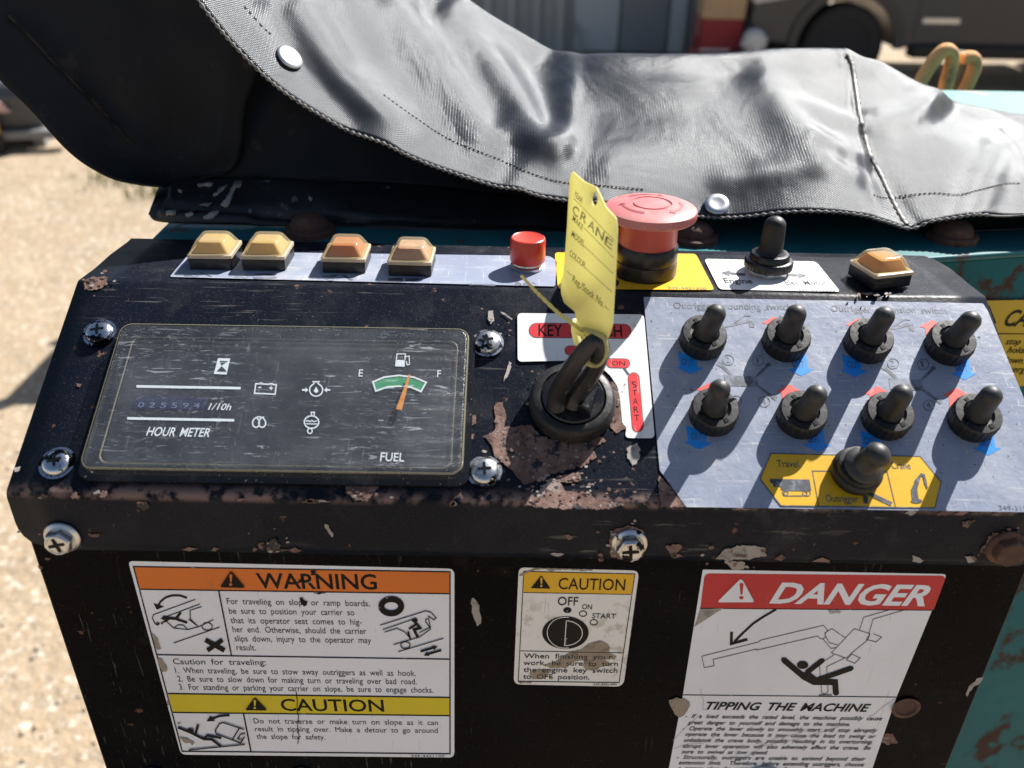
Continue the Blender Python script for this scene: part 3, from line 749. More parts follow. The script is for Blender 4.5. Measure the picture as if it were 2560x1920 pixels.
# big grey switch plate
GP = plate('switch_plate', SLOPE, T6, [(108, 226), (1985, 262), (2010, 300), (2300, 1000), (2330, 1418), (345, 1388), (198, 1185)], STEELGREY, 6, label='grey printed plate under the eight outrigger toggle switches')
gs = MB(); gt = MB(); h = HP
text(gt, SLOPE, T6, 'Outrigger grounding switch', (275, 290), (930, 298), 34, h, 0, bold=.004, word=1.6)
text(gt, SLOPE, T6, 'Outrigger extension switch', (1146, 306), (1788, 318), 34, h, 0, bold=.004, word=1.6)
text(gt, SLOPE, T6, '349-3152000', (2076, 1404), (2330, 1412), 26, h, 2)
def arrow_up(cx, cy, s=1., sk=0):
    ngon(gs, SLOPE, T6, [(cx - 62 * s, cy + 2), (cx + 5 * s, cy - 34 * s), (cx + 72 * s, cy + 4), (cx + 42 * s, cy + 8), (cx + 50 * s, cy + 72 * s), (cx - 24 * s, cy + 74 * s), (cx - 32 * s, cy + 10)], HP, 0)
for x, y, s in ((405, 360, 1), (825, 368, 1), (1288, 378, 1), (1698, 388, 1.03), (468, 738, 1.12), (908, 748, 1.12), (1396, 758, 1.15), (1832, 768, 1.15)): arrow_up(x, y, s)
def arrow_dn(cx, cy, tx_, s=1.):
    ngon(gs, SLOPE, T6, [(cx - 60 * s, cy - 92 * s), (cx + 44 * s, cy - 62 * s), (cx + 48 * s, cy - 6 * s), (cx + 84 * s, cy - 4 * s), (cx + 10 * s, cy + 32 * s), (cx - 70 * s, cy - 8 * s), (cx - 46 * s, cy - 10 * s)], HP, 1)
    text(gt, SLOPE, T6, 'OUT', (tx_, cy - 20 * s), (tx_ + 66 * s, cy - 17 * s), 36 * s, HP + .00004, 1, bold=.004)
def arrow_dr(cx, cy, tx_, s=1.):
    ngon(gs, SLOPE, T6, [(cx + 36 * s, cy - 96 * s), (cx + 50 * s, cy - 10 * s), (cx + 80 * s, cy - 8 * s), (cx + 12 * s, cy + 30 * s), (cx - 66 * s, cy - 8 * s), (cx - 36 * s, cy - 12 * s), (cx - 22 * s, cy - 60 * s)], HP, 1)
    text(gt, SLOPE, T6, 'OUT', (tx_, cy - 20 * s), (tx_ + 66 * s, cy - 17 * s), 36 * s, HP + .00004, 1, bold=.004)
arrow_dn(357, 622, 320); arrow_dr(970, 634, 932); arrow_dn(1266, 638, 1238); arrow_dr(1872, 656, 1838)
arrow_dn(405, 1036, 372, 1.06); arrow_dr(1060, 1052, 1014, 1.08); arrow_dn(1370, 1062, 1332, 1.06); arrow_dr(2000, 1070, 1970, 1.1)
def spider(ox, oy, l):
    q = lambda p: (p[0] + ox, p[1] + oy)
    for pl_, wd in (([(520, 590), (600, 660)], 16), ([(805, 595), (735, 665)], 16), ([(735, 715), (840, 790)], 14)):
        stroke(gs, SLOPE, T6, [q(p) for p in pl_], wd, l, 2)
    ngon(gs, SLOPE, T6, [q(p) for p in ((552, 656), (600, 662), (735, 664), (742, 718), (730, 724), (560, 716))], l + .00002, 2)
    for p in ((530, 598), (797, 602), (832, 782)): stroke(gs, SLOPE, T6, [q((p[0] - 12, p[1] - 8 * (1 if p[0] != 797 else -1))), q((p[0] + 12, p[1] + 8 * (1 if p[0] != 797 else -1)))], 22, l + .00004, 2)
    for c, s in (((577, 574), '2'), ((742, 578), '1'), ((620, 800), '3'), ((776, 805), '4')):
        stroke(gs, SLOPE, T6, [q(p) for p in ell(*c, 31, 28, 24)], 4, l + .00006, 2, closed=True)
        text(gt, SLOPE, T6, s, q((c[0] - (12 if s != '1' else 6), c[1] + 16)), q((c[0] + (12 if s != '1' else 6), c[1] + 16)), 32, l, 0)
spider(0, 0, HP); spider(912, 20, HP)
for ox, oy in ((0, 0), (885, 20)):
    ngon(gs, SLOPE, T6, [(560 + ox, 386 + oy), (680 + ox, 352 + oy), (716 + ox, 360 + oy), (600 + ox, 388 + oy), (556 + ox, 396 + oy)], HP, 2)
    stroke(gs, SLOPE, T6, [(612 + ox, 368 + oy), (668 + ox, 328 + oy), (700 + ox, 332 + oy)], 7, HP + .00003, 2)
    ngon(gs, SLOPE, T6, [(692 + ox, 366 + oy), (720 + ox, 370 + oy), (722 + ox, 396 + oy), (696 + ox, 392 + oy)], HP + .00003, 2)
gs.build('printed_symbol', [REDA, BLUEP, INKF], GP, smooth=0)
gt.build('lettering', [INKF, INKG, INKF], GP, smooth=0)
# yellow travel / outrigger / crane plate
YP = plate('mode_plate', SLOPE, T6, [(812, 1090), (1640, 1106), (1756, 1250), (1722, 1394), (866, 1382), (750, 1232)], AMBERY, 4, .0009, 'yellow hexagon plate marked Travel, Outrigger and Crane')
ys = MB(); yt = MB(); h = .00098
stroke(ys, SLOPE, T6, [(814, 1092), (1638, 1108), (1754, 1250), (1720, 1392), (868, 1380), (753, 1232)], 5, h, closed=True); h += .00002
stroke(ys, SLOPE, T6, [(1076, 1380), (1042, 1188), (1456, 1194), (1502, 1388)], 5, h); h += .00002
for s, a, b in (('Travel', (848, 1166), (966, 1168)), ('Crane', (1482, 1176), (1588, 1178)), ('Outrigger', (1118, 1358), (1298, 1362))): text(yt, SLOPE, T6, s, a, b, 38, .00098, bold=.006)
ngon(ys, SLOPE, T6, [(806, 1232), (1026, 1236), (1036, 1296), (868, 1294), (866, 1276), (826, 1276), (826, 1260), (808, 1252)], h)
stroke(ys, SLOPE, T6, rounded([(876, 1296), (1030, 1298), (1030, 1326), (880, 1326)], 12), 5, h, closed=True); h += .00002
for c in ((896, 1312), (1000, 1313)): stroke(ys, SLOPE, T6, ell(*c, 12, 12, 14), 5, h, closed=True)
h += .00002
stroke(ys, SLOPE, T6, [(1340, 1306), (1480, 1372)], 22, h); ngon(ys, SLOPE, T6, [(1322, 1324), (1348, 1326), (1350, 1370), (1326, 1368)], h + .00002)
h += .00004
ngon(ys, SLOPE, T6, ell(1618, 1354, 32, 12, 18), h); h += .00002
ngon(ys, SLOPE, T6, [(1588, 1288), (1608, 1250), (1640, 1226), (1622, 1290), (1630, 1350), (1594, 1350)], h); h += .00002
stroke(ys, SLOPE, T6, [(1610, 1250), (1644, 1208), (1658, 1212), (1670, 1262)], 14, h); h += .00002
stroke(ys, SLOPE, T6, [(1670, 1262), (1678, 1284)], 9, h)
ys.build('printed_symbol', [INKG], YP, smooth=0); yt.build('lettering', [INKG], YP, smooth=0)
# key switch plate (L shaped)
KP = plate('key_plate', SLOPE, TK, [(62, 12), (1520, 28), (1645, 1455), (1300, 1450), (1320, 1330), (1272, 1280), (1245, 1000), (1212, 850), (1130, 730), (1010, 620), (640, 560), (66, 572)], WHITED, [50, 50, 60, 60, 30, 20, 20, 20, 20, 20, 20, 50], label='soiled white plate with red KEY SWITCH lettering')
ks = MB(); kt = MB(); h = HP
def pill(a, b, r, h, mi, k=1.):
    a, b = V(a), V(b); d = (b - a).normalized(); nn = V((-d.y, d.x)); out = []
    for q, s in ((a, 1), (b, -1)):
        for i in range(9):
            th = math.pi * i / 8
            p = q + nn * (r * math.cos(th) * s) - d * (r * math.sin(th) * s)
            out.append((p.x, p.y))
    ngon(ks, SLOPE, TK, out, h, mi)
for a, b, r in (((280, 210), (1290, 222), 80), ((662, 442), (830, 446), 50), ((1142, 588), (1306, 592), 50), ((1402, 762), (1450, 1316), 62)):
    pill(a, b, r + 7, h, 1); pill(a, b, r, h + .00003, 0)
stroke(ks, SLOPE, TK, [(1285, 640), (1345, 722)], 26, h, 1); stroke(ks, SLOPE, TK, [(1085, 515), (1130, 545)], 24, h, 1)
text(kt, SLOPE, TK, 'KEY  SWITCH', (305, 274), (1272, 284), 130, h + .00006, bold=.012, word=1.)
text(kt, SLOPE, TK, 'OFF', (700, 468), (820, 470), 50, h + .00006); text(kt, SLOPE, TK, 'ON', (1148, 612), (1304, 616), 48, h + .00006)
for i, c in enumerate('START'):
    x, y = 1408 + i * 8, 868 + i * 96
    text(kt, SLOPE, TK, c, (x - 28, y), (x + 28, y + 1), 68, h + .00006)
ks.build('printed_symbol', [REDK, INKG], KP, smooth=0); kt.build('lettering', [INK], KP, smooth=0)
# plates on the top shelf
SP = plate('button_plate', SHELF, tile(0, 0, 1), [(424, 692), (478, 628), (1374, 640), (1392, 652), (1388, 716)], STEELGREY, 6, label='long grey plate under the four amber buttons and horn button')
ss = MB(); h = HP
for pp in ([(230, 365), (262, 372), (340, 402), (320, 404)], [(640, 388), (760, 380), (840, 384), (820, 396), (700, 394)], [(1180, 402), (1300, 392), (1290, 404), (1200, 410)], [(1330, 390), (1360, 394), (1430, 430), (1400, 434)], [(1692, 416), (1800, 414), (1802, 436), (1690, 436)], [(1822, 416), (1950, 418), (1890, 444), (1824, 436)]):
    ngon(ss, SHELF, TB, pp, h, 0)
for c in ((205, 394), (590, 402), (1250, 422)): stroke(ss, SHELF, TB, ell(*c, 26, 11, 14), 5, h, 1, closed=True)
for a, b in (((126, 386), (176, 386)), ((124, 398), (176, 398)), ((512, 396), (560, 398)), ((512, 406), (560, 408)), ((1204, 422), (1222, 424))): stroke(ss, SHELF, TB, [a, b], 5, h, 1)
stroke(ss, SHELF, TB, rounded([(652, 408), (836, 406), (830, 416), (660, 418)], 5), 4, h, 1, closed=True)
for pp in ([(1352, 322), (1392, 344), (1392, 352), (1356, 356)], [(1400, 340), (1440, 336), (1436, 352), (1404, 352)]): ngon(ss, SHELF, T5, pp, h, 1)
stroke(ss, SHELF, T5, [(1452, 336), (1476, 346)], 4, h, 1)
ss.build('printed_symbol', [INKG, INKF], SP, smooth=0)
st_ = MB(); text(st_, SHELF, T5, '349-3189000', (1092, 354), (1240, 358), 12, h); st_.build('lettering', [INKF], SP, smooth=0)
EP = plate('stop_plate', SHELF, TS, [(15, 160), (812, 168), (918, 372), (34, 366)], AMBERY, 20, label='yellow plate under the red mushroom stop button')
es = MB()
ngon(es, SHELF, TS, [(300, 300), (352, 298), (380, 330), (368, 350), (330, 356), (290, 356)], HP)
stroke(es, SHELF, TS, [(372, 300), (410, 318), (470, 330)], 5, HP + .00003)
es.build('printed_symbol', [INK], EP, smooth=0)
et = MB(); text(et, SHELF, TS, '349-4421300', (655, 366), (874, 371), 13, HP); et.build('lettering', [INKG], EP, smooth=0)
NP = plate('engine_plate', SHELF, TS, [(858, 196), (1490, 212), (1628, 382), (944, 368)], WHITED, 22, label='white plate with arrows marked Engine and Elec. Motor')
ns = MB()
stroke(ns, SHELF, TS, [(990, 276), (1090, 286)], 14, HP); ngon(ns, SHELF, TS, [(952, 274), (1006, 260), (1000, 294)], HP + .00003)
stroke(ns, SHELF, TS, [(1330, 288), (1400, 290)], 14, HP); ngon(ns, SHELF, TS, [(1440, 292), (1388, 274), (1394, 306)], HP + .00003)
ns.build('printed_symbol', [INKG], NP, smooth=0)
nt_ = MB(); text(nt_, SHELF, TS, 'Engine', (976, 332), (1135, 336), 27, HP, bold=.012); text(nt_, SHELF, TS, 'Elec. Motor', (1322, 342), (1558, 346), 27, HP, 1, bold=.012, word=1.); text(nt_, SHELF, TS, '349-4443000', (1392, 378), (1602, 381), 13, HP, 1)
nt_.build('lettering', [INK, INKG], NP, smooth=0)
# ------------------------------------------------------------------ instrument gauge
GH = .0085
gq = [SLOPE.P(*p, 0) for p in (T4(735, 600), OV(1010, 709), OV(1004, 1024), T4(478, 1490))]
gq = [SLOPE.P(*p, GH) for p in (T4(735, 600), OV(1010, 709), OV(1004, 1024), T4(478, 1490))]
gc = (gq[0] + gq[1] + gq[2] + gq[3]) / 4
gw = ((gq[1] - gq[0]).length + (gq[2] - gq[3]).length) / 4
gh = ((gq[3] - gq[0]).length + (gq[2] - gq[1]).length) / 4
gex = ((gq[1] - gq[0]) + (gq[2] - gq[3])).normalized()
gey = SLOPE.n.cross(gex)
GM = Matrix((gex, gey, SLOPE.n)).transposed().to_4x4()
GM.translation = gc - SLOPE.n * GH
GP0 = Plane(gc - SLOPE.n * GH, SLOPE.n, gey)
GAUGE = MB()
frustum(GAUGE, [rrect(gw + .0028, gh + .0028, .006, z=.0002), rrect(gw + .0028, gh + .0028, .006, z=.0022), rrect(gw + .0006, gh + .0006, .005, z=.0026), rrect(gw - .0008, gh - .0008, .005, z=.0027)], GM)
GA = GAUGE.build('instrument_gauge', PLASTG, CON, label='hour meter and fuel gauge under a scratched clear cover')
dl_ = MB(); frustum(dl_, [rrect(gw - .006, gh - .006, .005, z=.0028), rrect(gw - .006, gh - .006, .005, z=.0031)], GM)
dl_.build('dial_face', mat('dial_black', (.012, .014, .018), .6), GA)
DP = .0034
gp = MB(); gl = MB()
stroke(gp, GP0, T4, [(832, 990), (1468, 1001)], 15, DP); stroke(gp, GP0, T4, [(776, 1185), (1428, 1197)], 15, DP)
ngon(gp, GP0, T4, [(1330, 818), (1404, 820), (1382, 918), (1304, 914)], DP)
for pp in ([(1340, 834), (1392, 836), (1352, 862)], [(1352, 866), (1384, 900), (1322, 898)]): ngon(gp, GP0, T4, pp, DP + .0001, 2)
stroke(gp, GP0, T4, [(1560, 974), (1685, 980), (1678, 1038), (1552, 1032)], 8, DP, closed=True)
for a, b in (((1580, 970), (1604, 971)), ((1642, 973), (1668, 974)), ((1574, 996), (1594, 997)), ((1642, 1000), (1664, 1001))): stroke(gp, GP0, T4, [a, b], 7, DP + .0001)
stroke(gp, GP0, T4, [(1653, 990), (1653, 1012)], 7, DP + .0002)
def oil(t, cx, cy, s):
    stroke(gp, GP0, t, [(cx + 8 * s, cy - 44 * s)] + ell(cx, cy, 40 * s, 38 * s, 22, -62, 242) + [(cx - 10 * s, cy - 44 * s), (cx + 8 * s, cy - 44 * s)][:1], 8 * s, DP)
    stroke(gp, GP0, t, [(cx - 22 * s, cy - 50 * s), (cx + 22 * s, cy - 50 * s)], 9 * s, DP + .0001)
    ngon(gp, GP0, t, [(cx, cy - 20 * s), (cx + 15 * s, cy + 8 * s), (cx, cy + 20 * s), (cx - 15 * s, cy + 8 * s)], DP)
    for d in (-1, 1):
        ngon(gp, GP0, t, [(cx + d * 48 * s, cy), (cx + d * 66 * s, cy - 16 * s), (cx + d * 66 * s, cy - 5 * s), (cx + d * 86 * s, cy - 5 * s), (cx + d * 86 * s, cy + 5 * s), (cx + d * 66 * s, cy + 5 * s), (cx + d * 66 * s, cy + 16 * s)], DP)
oil(T4, 1928, 1012, 1.)
sp = []
for k in range(60):
    th = math.radians(-150 + 14.5 * k); sp.append((1536 + 90 * k / 59 + 30 * math.cos(th), 1208 + 32 * math.sin(th)))
stroke(gp, GP0, T4, sp[6:54], 8, DP)
stroke(gp, GP0, T4, ell(1900, 1208, 44, 38, 24), 8, DP, closed=True)
stroke(gp, GP0, T4, [(1866, 1204), (1878, 1198), (1890, 1206), (1902, 1198), (1914, 1206), (1934, 1200)], 6, DP)
stroke(gp, GP0, T4, [(1866, 1218), (1934, 1220)], 6, DP + .0001)
stroke(gp, GP0, T4, [(1900, 1168), (1898, 1148), (1918, 1148), (1914, 1170)], 7, DP + .0001); stroke(gp, GP0, T4, ell(1890, 1262, 14, 16, 14), 7, DP + .0001, closed=True)
# fuel gauge
arc_o = [(535, 910), (600, 882), (685, 872), (770, 882), (842, 912)]; arc_i = [(812, 965), (755, 940), (685, 934), (620, 938), (552, 962)]
ngon(gp, GP0, T5, arc_o + arc_i, DP, 1)
stroke(gp, GP0, T5, arc_o + arc_i, 9, DP + .0002, 0, closed=True)
stroke(gp, GP0, T5, ell(680, 1130, 54, 58, 20, -75, 60), 3, DP, 3)
ngon(gp, GP0, T5, [(666, 782), (720, 784), (718, 822), (664, 820)], DP); stroke(gp, GP0, T5, [(670, 782), (674, 748), (722, 748), (720, 784)], 6, DP + .0001)
stroke(gp, GP0, T5, [(722, 765), (744, 760), (746, 808), (732, 812), (728, 790)], 5, DP + .0001)
gp.build('dial_marking', [DIALW, mat('dial_green', (.03, .30, .12), .6), mat('dial_dark', (.012, .014, .02), .6), mat('dial_dim', (.12, .13, .14), .6)], GA, smooth=0)
text(gl, GP0, T4, 'HOUR METER', (890, 1290), (1275, 1298), 52, DP, bold=.012, shear=.15, word=1.6)
text(gl, GP0, T4, '1/10h', (1268, 1132), (1406, 1136), 40, DP, bold=.006, shear=.2)
text(gl, GP0, T5, 'FUEL', (576, 1364), (714, 1368), 48, DP, bold=.01)
text(gl, GP0, T5, 'E', (452, 878), (476, 878), 40, DP, bold=.006); text(gl, GP0, T5, 'F', (905, 882), (926, 882), 40, DP, bold=.006)
gl.build('lettering', [DIALW], GA, smooth=0)
gd = MB(); ngon(gd, GP0, T4, [(826, 1050), (1262, 1056), (1250, 1134), (810, 1126)], DP, 0)
for i, c in enumerate('025594'): text(gd, GP0, T4, c, (838 + i * 68, 1118 + i), (874 + i * 68, 1119 + i), 32, DP + .0002, 1)
gd.build('counter_window', [mat('counter_blue', (.012, .016, .05), .5), mat('counter_digit', (.16, .19, .30), .6)], GA, smooth=0)
nd = MB(); z = lambda x, y, hh: GP0.P(*T5(x, y), hh)
pa, pb = [(668, 1066), (702, 1072)], [(752, 868), (742, 866)]
ps = pa + pb
nd.add([z(*p, .0050) for p in ps] + [z(*p, .0060) for p in ps], [(3, 2, 1, 0), (4, 5, 6, 7)] + [(i, (i + 1) % 4, 4 + (i + 1) % 4, 4 + i) for i in range(4)])
nd.build('needle', mat('orange_needle', (.80, .28, .03), .5), GA)
lens = MB()
frustum(lens, [rrect(gw - .0011, gh - .0011, .0047, 6, GH - .0012), rrect(gw - .0011, gh - .0011, .0047, 6, GH - .0003), rrect(gw - .0016, gh - .0016, .0042, 6, GH)], GM)
LN = lens.build('clear_cover', LENS, GA, smooth=30)
def ringed(name, rings, m):
    e_ = MB(); nn = len(rings[0]); vs = [GM @ V(p) for r in rings for p in r]
    e_.add(vs, [(j * nn + i, j * nn + (i + 1) % nn, (j + 1) * nn + (i + 1) % nn, (j + 1) * nn + i) for j in range(len(rings) - 1) for i in range(nn)])
    return e_.build(name, m, GA, smooth=50)
ringed('cover_wall', [rrect(gw, gh, .0055, 6, .0028), rrect(gw, gh, .0055, 6, GH - .0009)], LENSE)
ringed('bevel_highlight', [rrect(gw, gh, .0055, 6, GH - .0009), rrect(gw - .0003, gh - .0003, .0052, 6, GH - .0002), rrect(gw - .0007, gh - .0007, .0050, 6, GH - .0001)], LENSL)
ringed('bevel_highlight', [rrect(gw - .0052, gh - .0046, .004, 6, .0040), rrect(gw - .0056, gh - .0050, .004, 6, .0046), rrect(gw - .0059, gh - .0053, .004, 6, .0040)], LENSL)  # inner cream line, painted as a second lit edge
# ------------------------------------------------------------------ screws and bolts
def cross(mb, M, r, z, mi):
    w_ = r * .22
    mb_pts = []
    for a in range(4):
        c, s = math.cos(a * math.pi / 2), math.sin(a * math.pi / 2)
        for x, y in ((w_, -w_), (r, -w_ * .8), (r, w_ * .8)): mb_pts.append((x * c - y * s, x * s + y * c))
    n = len(mb_pts)
    vs = [M @ V((x, y, z)) for x, y in mb_pts]
    mb.add(vs, [tuple(range(n))], mi)
def pan_screw(t, x, y, m, rot):
    mb = MB(); M = SLOPE.M(*t(x, y), .0006, rot)
    lathe(mb, [(.0078, 0), (.0078, .0008), (.0066, .0009)], 28, M, 0, cap1=False)
    lathe(mb, [(.0062, .0009), (.0064, .0014), (.0059, .0025), (.0046, .0034), (.0026, .0039), (.0001, .0041)], 28, M, 0)
    cross(mb, M, .0031, .00415, 1)
    return mb.build('screw', [m, INK], CON, smooth=50)
pan_screw(T4, 610, 668, FLAKE, .2); pan_screw(T4, 352, 1462, FLAKE, .3); pan_screw(T5, 1195, 690, CHROME, .2); pan_screw(T5, 1178, 1430, CHROME, .1)
def hexbolt(pl, t, x, y, m, r=.0060, fl=.0082, hh=.0062, rot=0, recess=True, h0=.0004):
    mb = MB(); M = pl.M(*t(x, y), h0, rot)
    lathe(mb, [(fl, 0), (fl * .98, .0012), (r * 1.08, .0022)], 30, M, 0)
    hx = lambda rr, z: [(rr * math.cos(math.pi / 3 * k), rr * math.sin(math.pi / 3 * k), z) for k in range(6)]
    frustum(mb, [hx(r * 1.05, .0018), hx(r * 1.05, hh * .82), hx(r * .96, hh)], M)
    if recess:
        lathe(mb, [(r * .86, hh + .0001), (r * .80, hh + .0006), (r * .70, hh + .0001), (.0001, hh - .0001)], 24, M, 0, cap0=False)
        cross(mb, M, r * .62, hh + .0003, 1)
    return mb.build('bolt', [m, INK], CON, smooth=30, bevel=.0004)
hexbolt(LIP, TL, 362, 325, ZINC, rot=.25)
hexbolt(LIP, TF, 330, 262, CHROME, rot=.1)
hexbolt(LIP, TF, 2126, 280, RUSTB, r=.0068, fl=.0092, hh=.006, rot=.4, recess=False)
for x in (385, 757): hexbolt(FRONT, tile(0, 0, 1), x, 1942, ZINC, rot=.3)
hexbolt(FRONT, tile(0, 0, 1), 1905, 1948, ZINC, r=.008, fl=.011, rot=.3, h0=.0008)

# ------------------------------------------------------------------ top row buttons
CAPC = clear('clear_cap_plastic', (.96, .91, .78), .15, (.74, .63, .44), scratch=False)
FRAMEM = translu('cloudy_amber_frame', (.60, .52, .40), .35, .35, (.70, .54, .32), layers=(D(120, .5, .7, (.50, .42, .32), rough=.6, detail=6),))
def sq_button(t, x, y, lens_m, rot=0., label=None):
    A = SHELF.P(*t(x, y), .0008)
    s = .0110
    M = Matrix.Translation(A) @ Matrix.Rotation(rot, 4, 'Z') @ Matrix.Translation((0, s, 0))
    mb = MB(); frustum(mb, [rrect(s, s, .0008, 2, 0), rrect(s, s, .0008, 2, .0060)], M)
    b_ = mb.build('push_button', PLASTB, CON, bevel=.0004, label=label)
    k = s + .0003
    fz = MB(); frustum(fz, [rrect(k, k, .0012, 3, 0.0061), rrect(k, k, .0012, 3, 0.0077), rrect(k * .95, k * .95, .002, 3, 0.0081)], M)
    fz.build('lens_frame', FRAMEM, b_, smooth=40)
    iz = MB(); frustum(iz, [rrect(k * .80, k * .80, .0016, 3, 0.0082), rrect(k * .60, k * .63, .0016, 3, 0.0121), rrect(k * .54, k * .57, .0016, 3, 0.0131)], M)
    iz.build('colour_insert', lens_m, b_, smooth=40)
    lz = MB(); frustum(lz, [rrect(k * .93, k * .93, .002, 3, 0.0082), rrect(k * .90, k * .90, .002, 3, 0.0090), rrect(k * .66, k * .69, .002, 3, 0.0137), rrect(k * .60, k * .63, .0024, 3, 0.0145), rrect(k * .50, k * .53, .002, 3, 0.0147)], M)
    lz.build('lens_cap', CAPC, b_, smooth=40)
    return b_
sq_button(TB, 332, 352, AMBER1, .02, 'pale amber square button, leftmost of the row')
sq_button(TB, 738, 358, AMBER1, .0, 'pale amber square button, second from the left')
sq_button(TB, 1350, 378, AMBER2, .0, 'square button with an orange insert')
sq_button(TB, 1857, 402, AMBER3, -.02, 'square button with a dusty pinkish insert')
sq_button(TS, 1918, 362, translu('honey_lens', (.74, .40, .07), .4, .2, (.8, .42, .05), layers=(D(120, .5, .7, (.55, .36, .16), rough=.5, detail=6),)), .30, 'honey coloured square button at the right end')
hb = MB(); M = SHELF.M(*T5(1425, 248), .0008)
lathe(hb, [(.0088, 0), (.0090, .0016), (.0078, .0022), (.0074, .0040)], 32, M, 1)
lathe(hb, [(.0088, .0036), (.0092, .0044), (.0092, .0148), (.0088, .0162), (.0082, .0166), (.0073, .0161), (.0001, .0158)], 40, M, 0)
hb.build('horn_button', [REDPL, ZINC], CON, smooth=40, label='small red cylindrical push button')
# emergency stop
M = SHELF.M(*TE(742, 1392), .0008)
eb = MB(); lathe(eb, [(.0160, 0), (.0162, .0006), (.0160, .0072), (.0156, .0075), (.0158, .0079), (.0158, .0152), (.0152, .0160), (.0140, .0160)], 48, M, 0)
ES = eb.build('emergency_stop', PLASTB, CON, smooth=40, label='red mushroom stop button on a black collar')
en = MB(); lathe(en, [(.0146, .0150), (.0148, .0280), (.0160, .0300)], 48, M, 0); en.build('plunger', REDNECK, ES, smooth=40)
em = MB()
seg = 240
lathe(em, [(.0160, .0296), (.0222, .0300), (.0232, .0308), (.0233, .0336), (.0228, .0346), (.0205, .0356), (.0150, .0366), (.0104, .03705), (.0100, .0364), (.0092, .0364), (.0088, .0371), (.0001, .0374)], seg, M, 0,
      lump=lambda j, k: (1 - .014 * (k % 2)) if j in (2, 3) else 1)
def disc_arrow(a0, a1):
    N = 16; R0_, w_ = .0150, .0010
    zz = .03675
    vs = []; 
    for i in range(N + 1):
        a = math.radians(a0 + (a1 - a0) * i / N); ww = w_ * (.35 + .65 * (1 - i / N))
        for rr in (R0_ - ww, R0_ + ww): vs.append(M @ V((rr * math.cos(a), rr * math.sin(a), zz - (rr - .015) * .2)))
    fs = [(2 * i, 2 * i + 1, 2 * i + 3, 2 * i + 2) for i in range(N)]
    em.add(vs, fs, 1)
    a = math.radians(a1); b = math.radians(a1 + (9 if a1 > a0 else -9))
    em.add([M @ V(((.0128) * math.cos(a), .0128 * math.sin(a), zz + .0005)), M @ V((.0172 * math.cos(a), .0172 * math.sin(a), zz - .0003)), M @ V((.015 * math.cos(b), .015 * math.sin(b), zz + .0001))], [(0, 1, 2)], 1)
for a in (250, 130, 10): disc_arrow(a, a - 62)
em.build('mushroom_head', [REDFADE, mat('dark_red_groove', (.30, .05, .055), .6)], ES, smooth=40)

# ------------------------------------------------------------------ toggle switches
def toggle_meshes(M0, nut_r=.0108, lever=.0280, bellows=False, nm='toggle_switch', label=None, lm=None, parent=CON):
    nut = MB(); seg = 88
    if not bellows:
        prof = [(nut_r * .97, 0), (nut_r, .0006), (nut_r * 1.01, .0062), (nut_r * .97, .0080), (nut_r * .93, .0086), (nut_r * .64, .0088), (nut_r * .62, .0078), (nut_r * .5, .0074)]
        lathe(nut, prof, seg, I4, 0, lump=lambda j, k: (1 - .06 * (k % 4 < 2)) if j in (1, 2) else 1)
        for k in range(4):                  # spanner slots in the ring's face
            box(nut, (nut_r * .60, -.0009, .0084), (nut_r * .80, .0009, .00895), Matrix.Rotation(k * math.pi / 2 + .5, 4, 'Z'), 1)
        bp_ = [(.0058, .0074), (.0056, .0092), (.0049, .0104), (.0048, .0190), (.0047, lever - .0052)]
        for a in range(1, 7):
            th = math.pi / 2 * a / 6
            bp_.append((.0047 * math.cos(th) + .00005, lever - .0050 + .0047 * math.sin(th)))
    else:
        prof = [(nut_r, 0), (nut_r * 1.05, .001), (nut_r * 1.05, .0045), (nut_r * .98, .0056), (nut_r * .93, .0058), (nut_r * .93, .0070), (nut_r * .90, .0082), (nut_r * .62, .0092)]
        lathe(nut, prof, 48, I4, 0)
        bp_ = [(.0086, .0090), (.0080, .0104), (.0058, .0112), (.0052, .0122), (.0052, .0180), (.0050, lever - .0056)]
        for a in range(1, 7):
            th = math.pi / 2 * a / 6
            bp_.append((.0058 * math.cos(th) + .00005, lever - .0056 + .0056 * math.sin(th)))
    tog = nut.build(nm, [RUBBER, INK], parent, smooth=40, frame=M0, label=label)
    lv = MB(); lathe(lv, bp_, 32, I4, 0)
    lo = lv.build('lever_boot', lm or RUBBERG, None, smooth=50); lo.parent = tog
    return tog, lo
spots = [(428, 478, 'first toggle of the upper row, nearest the key plate'), (885, 487, None), (1335, 497, None), (1783, 508, 'fourth toggle of the upper row, near the right edge'),
         (487, 888, 'toggle with a torn hole in its rubber lever'), (968, 903, None), (1438, 910, None), (1915, 920, 'last toggle of the lower row, nearest the right edge')]
t0 = l0 = None
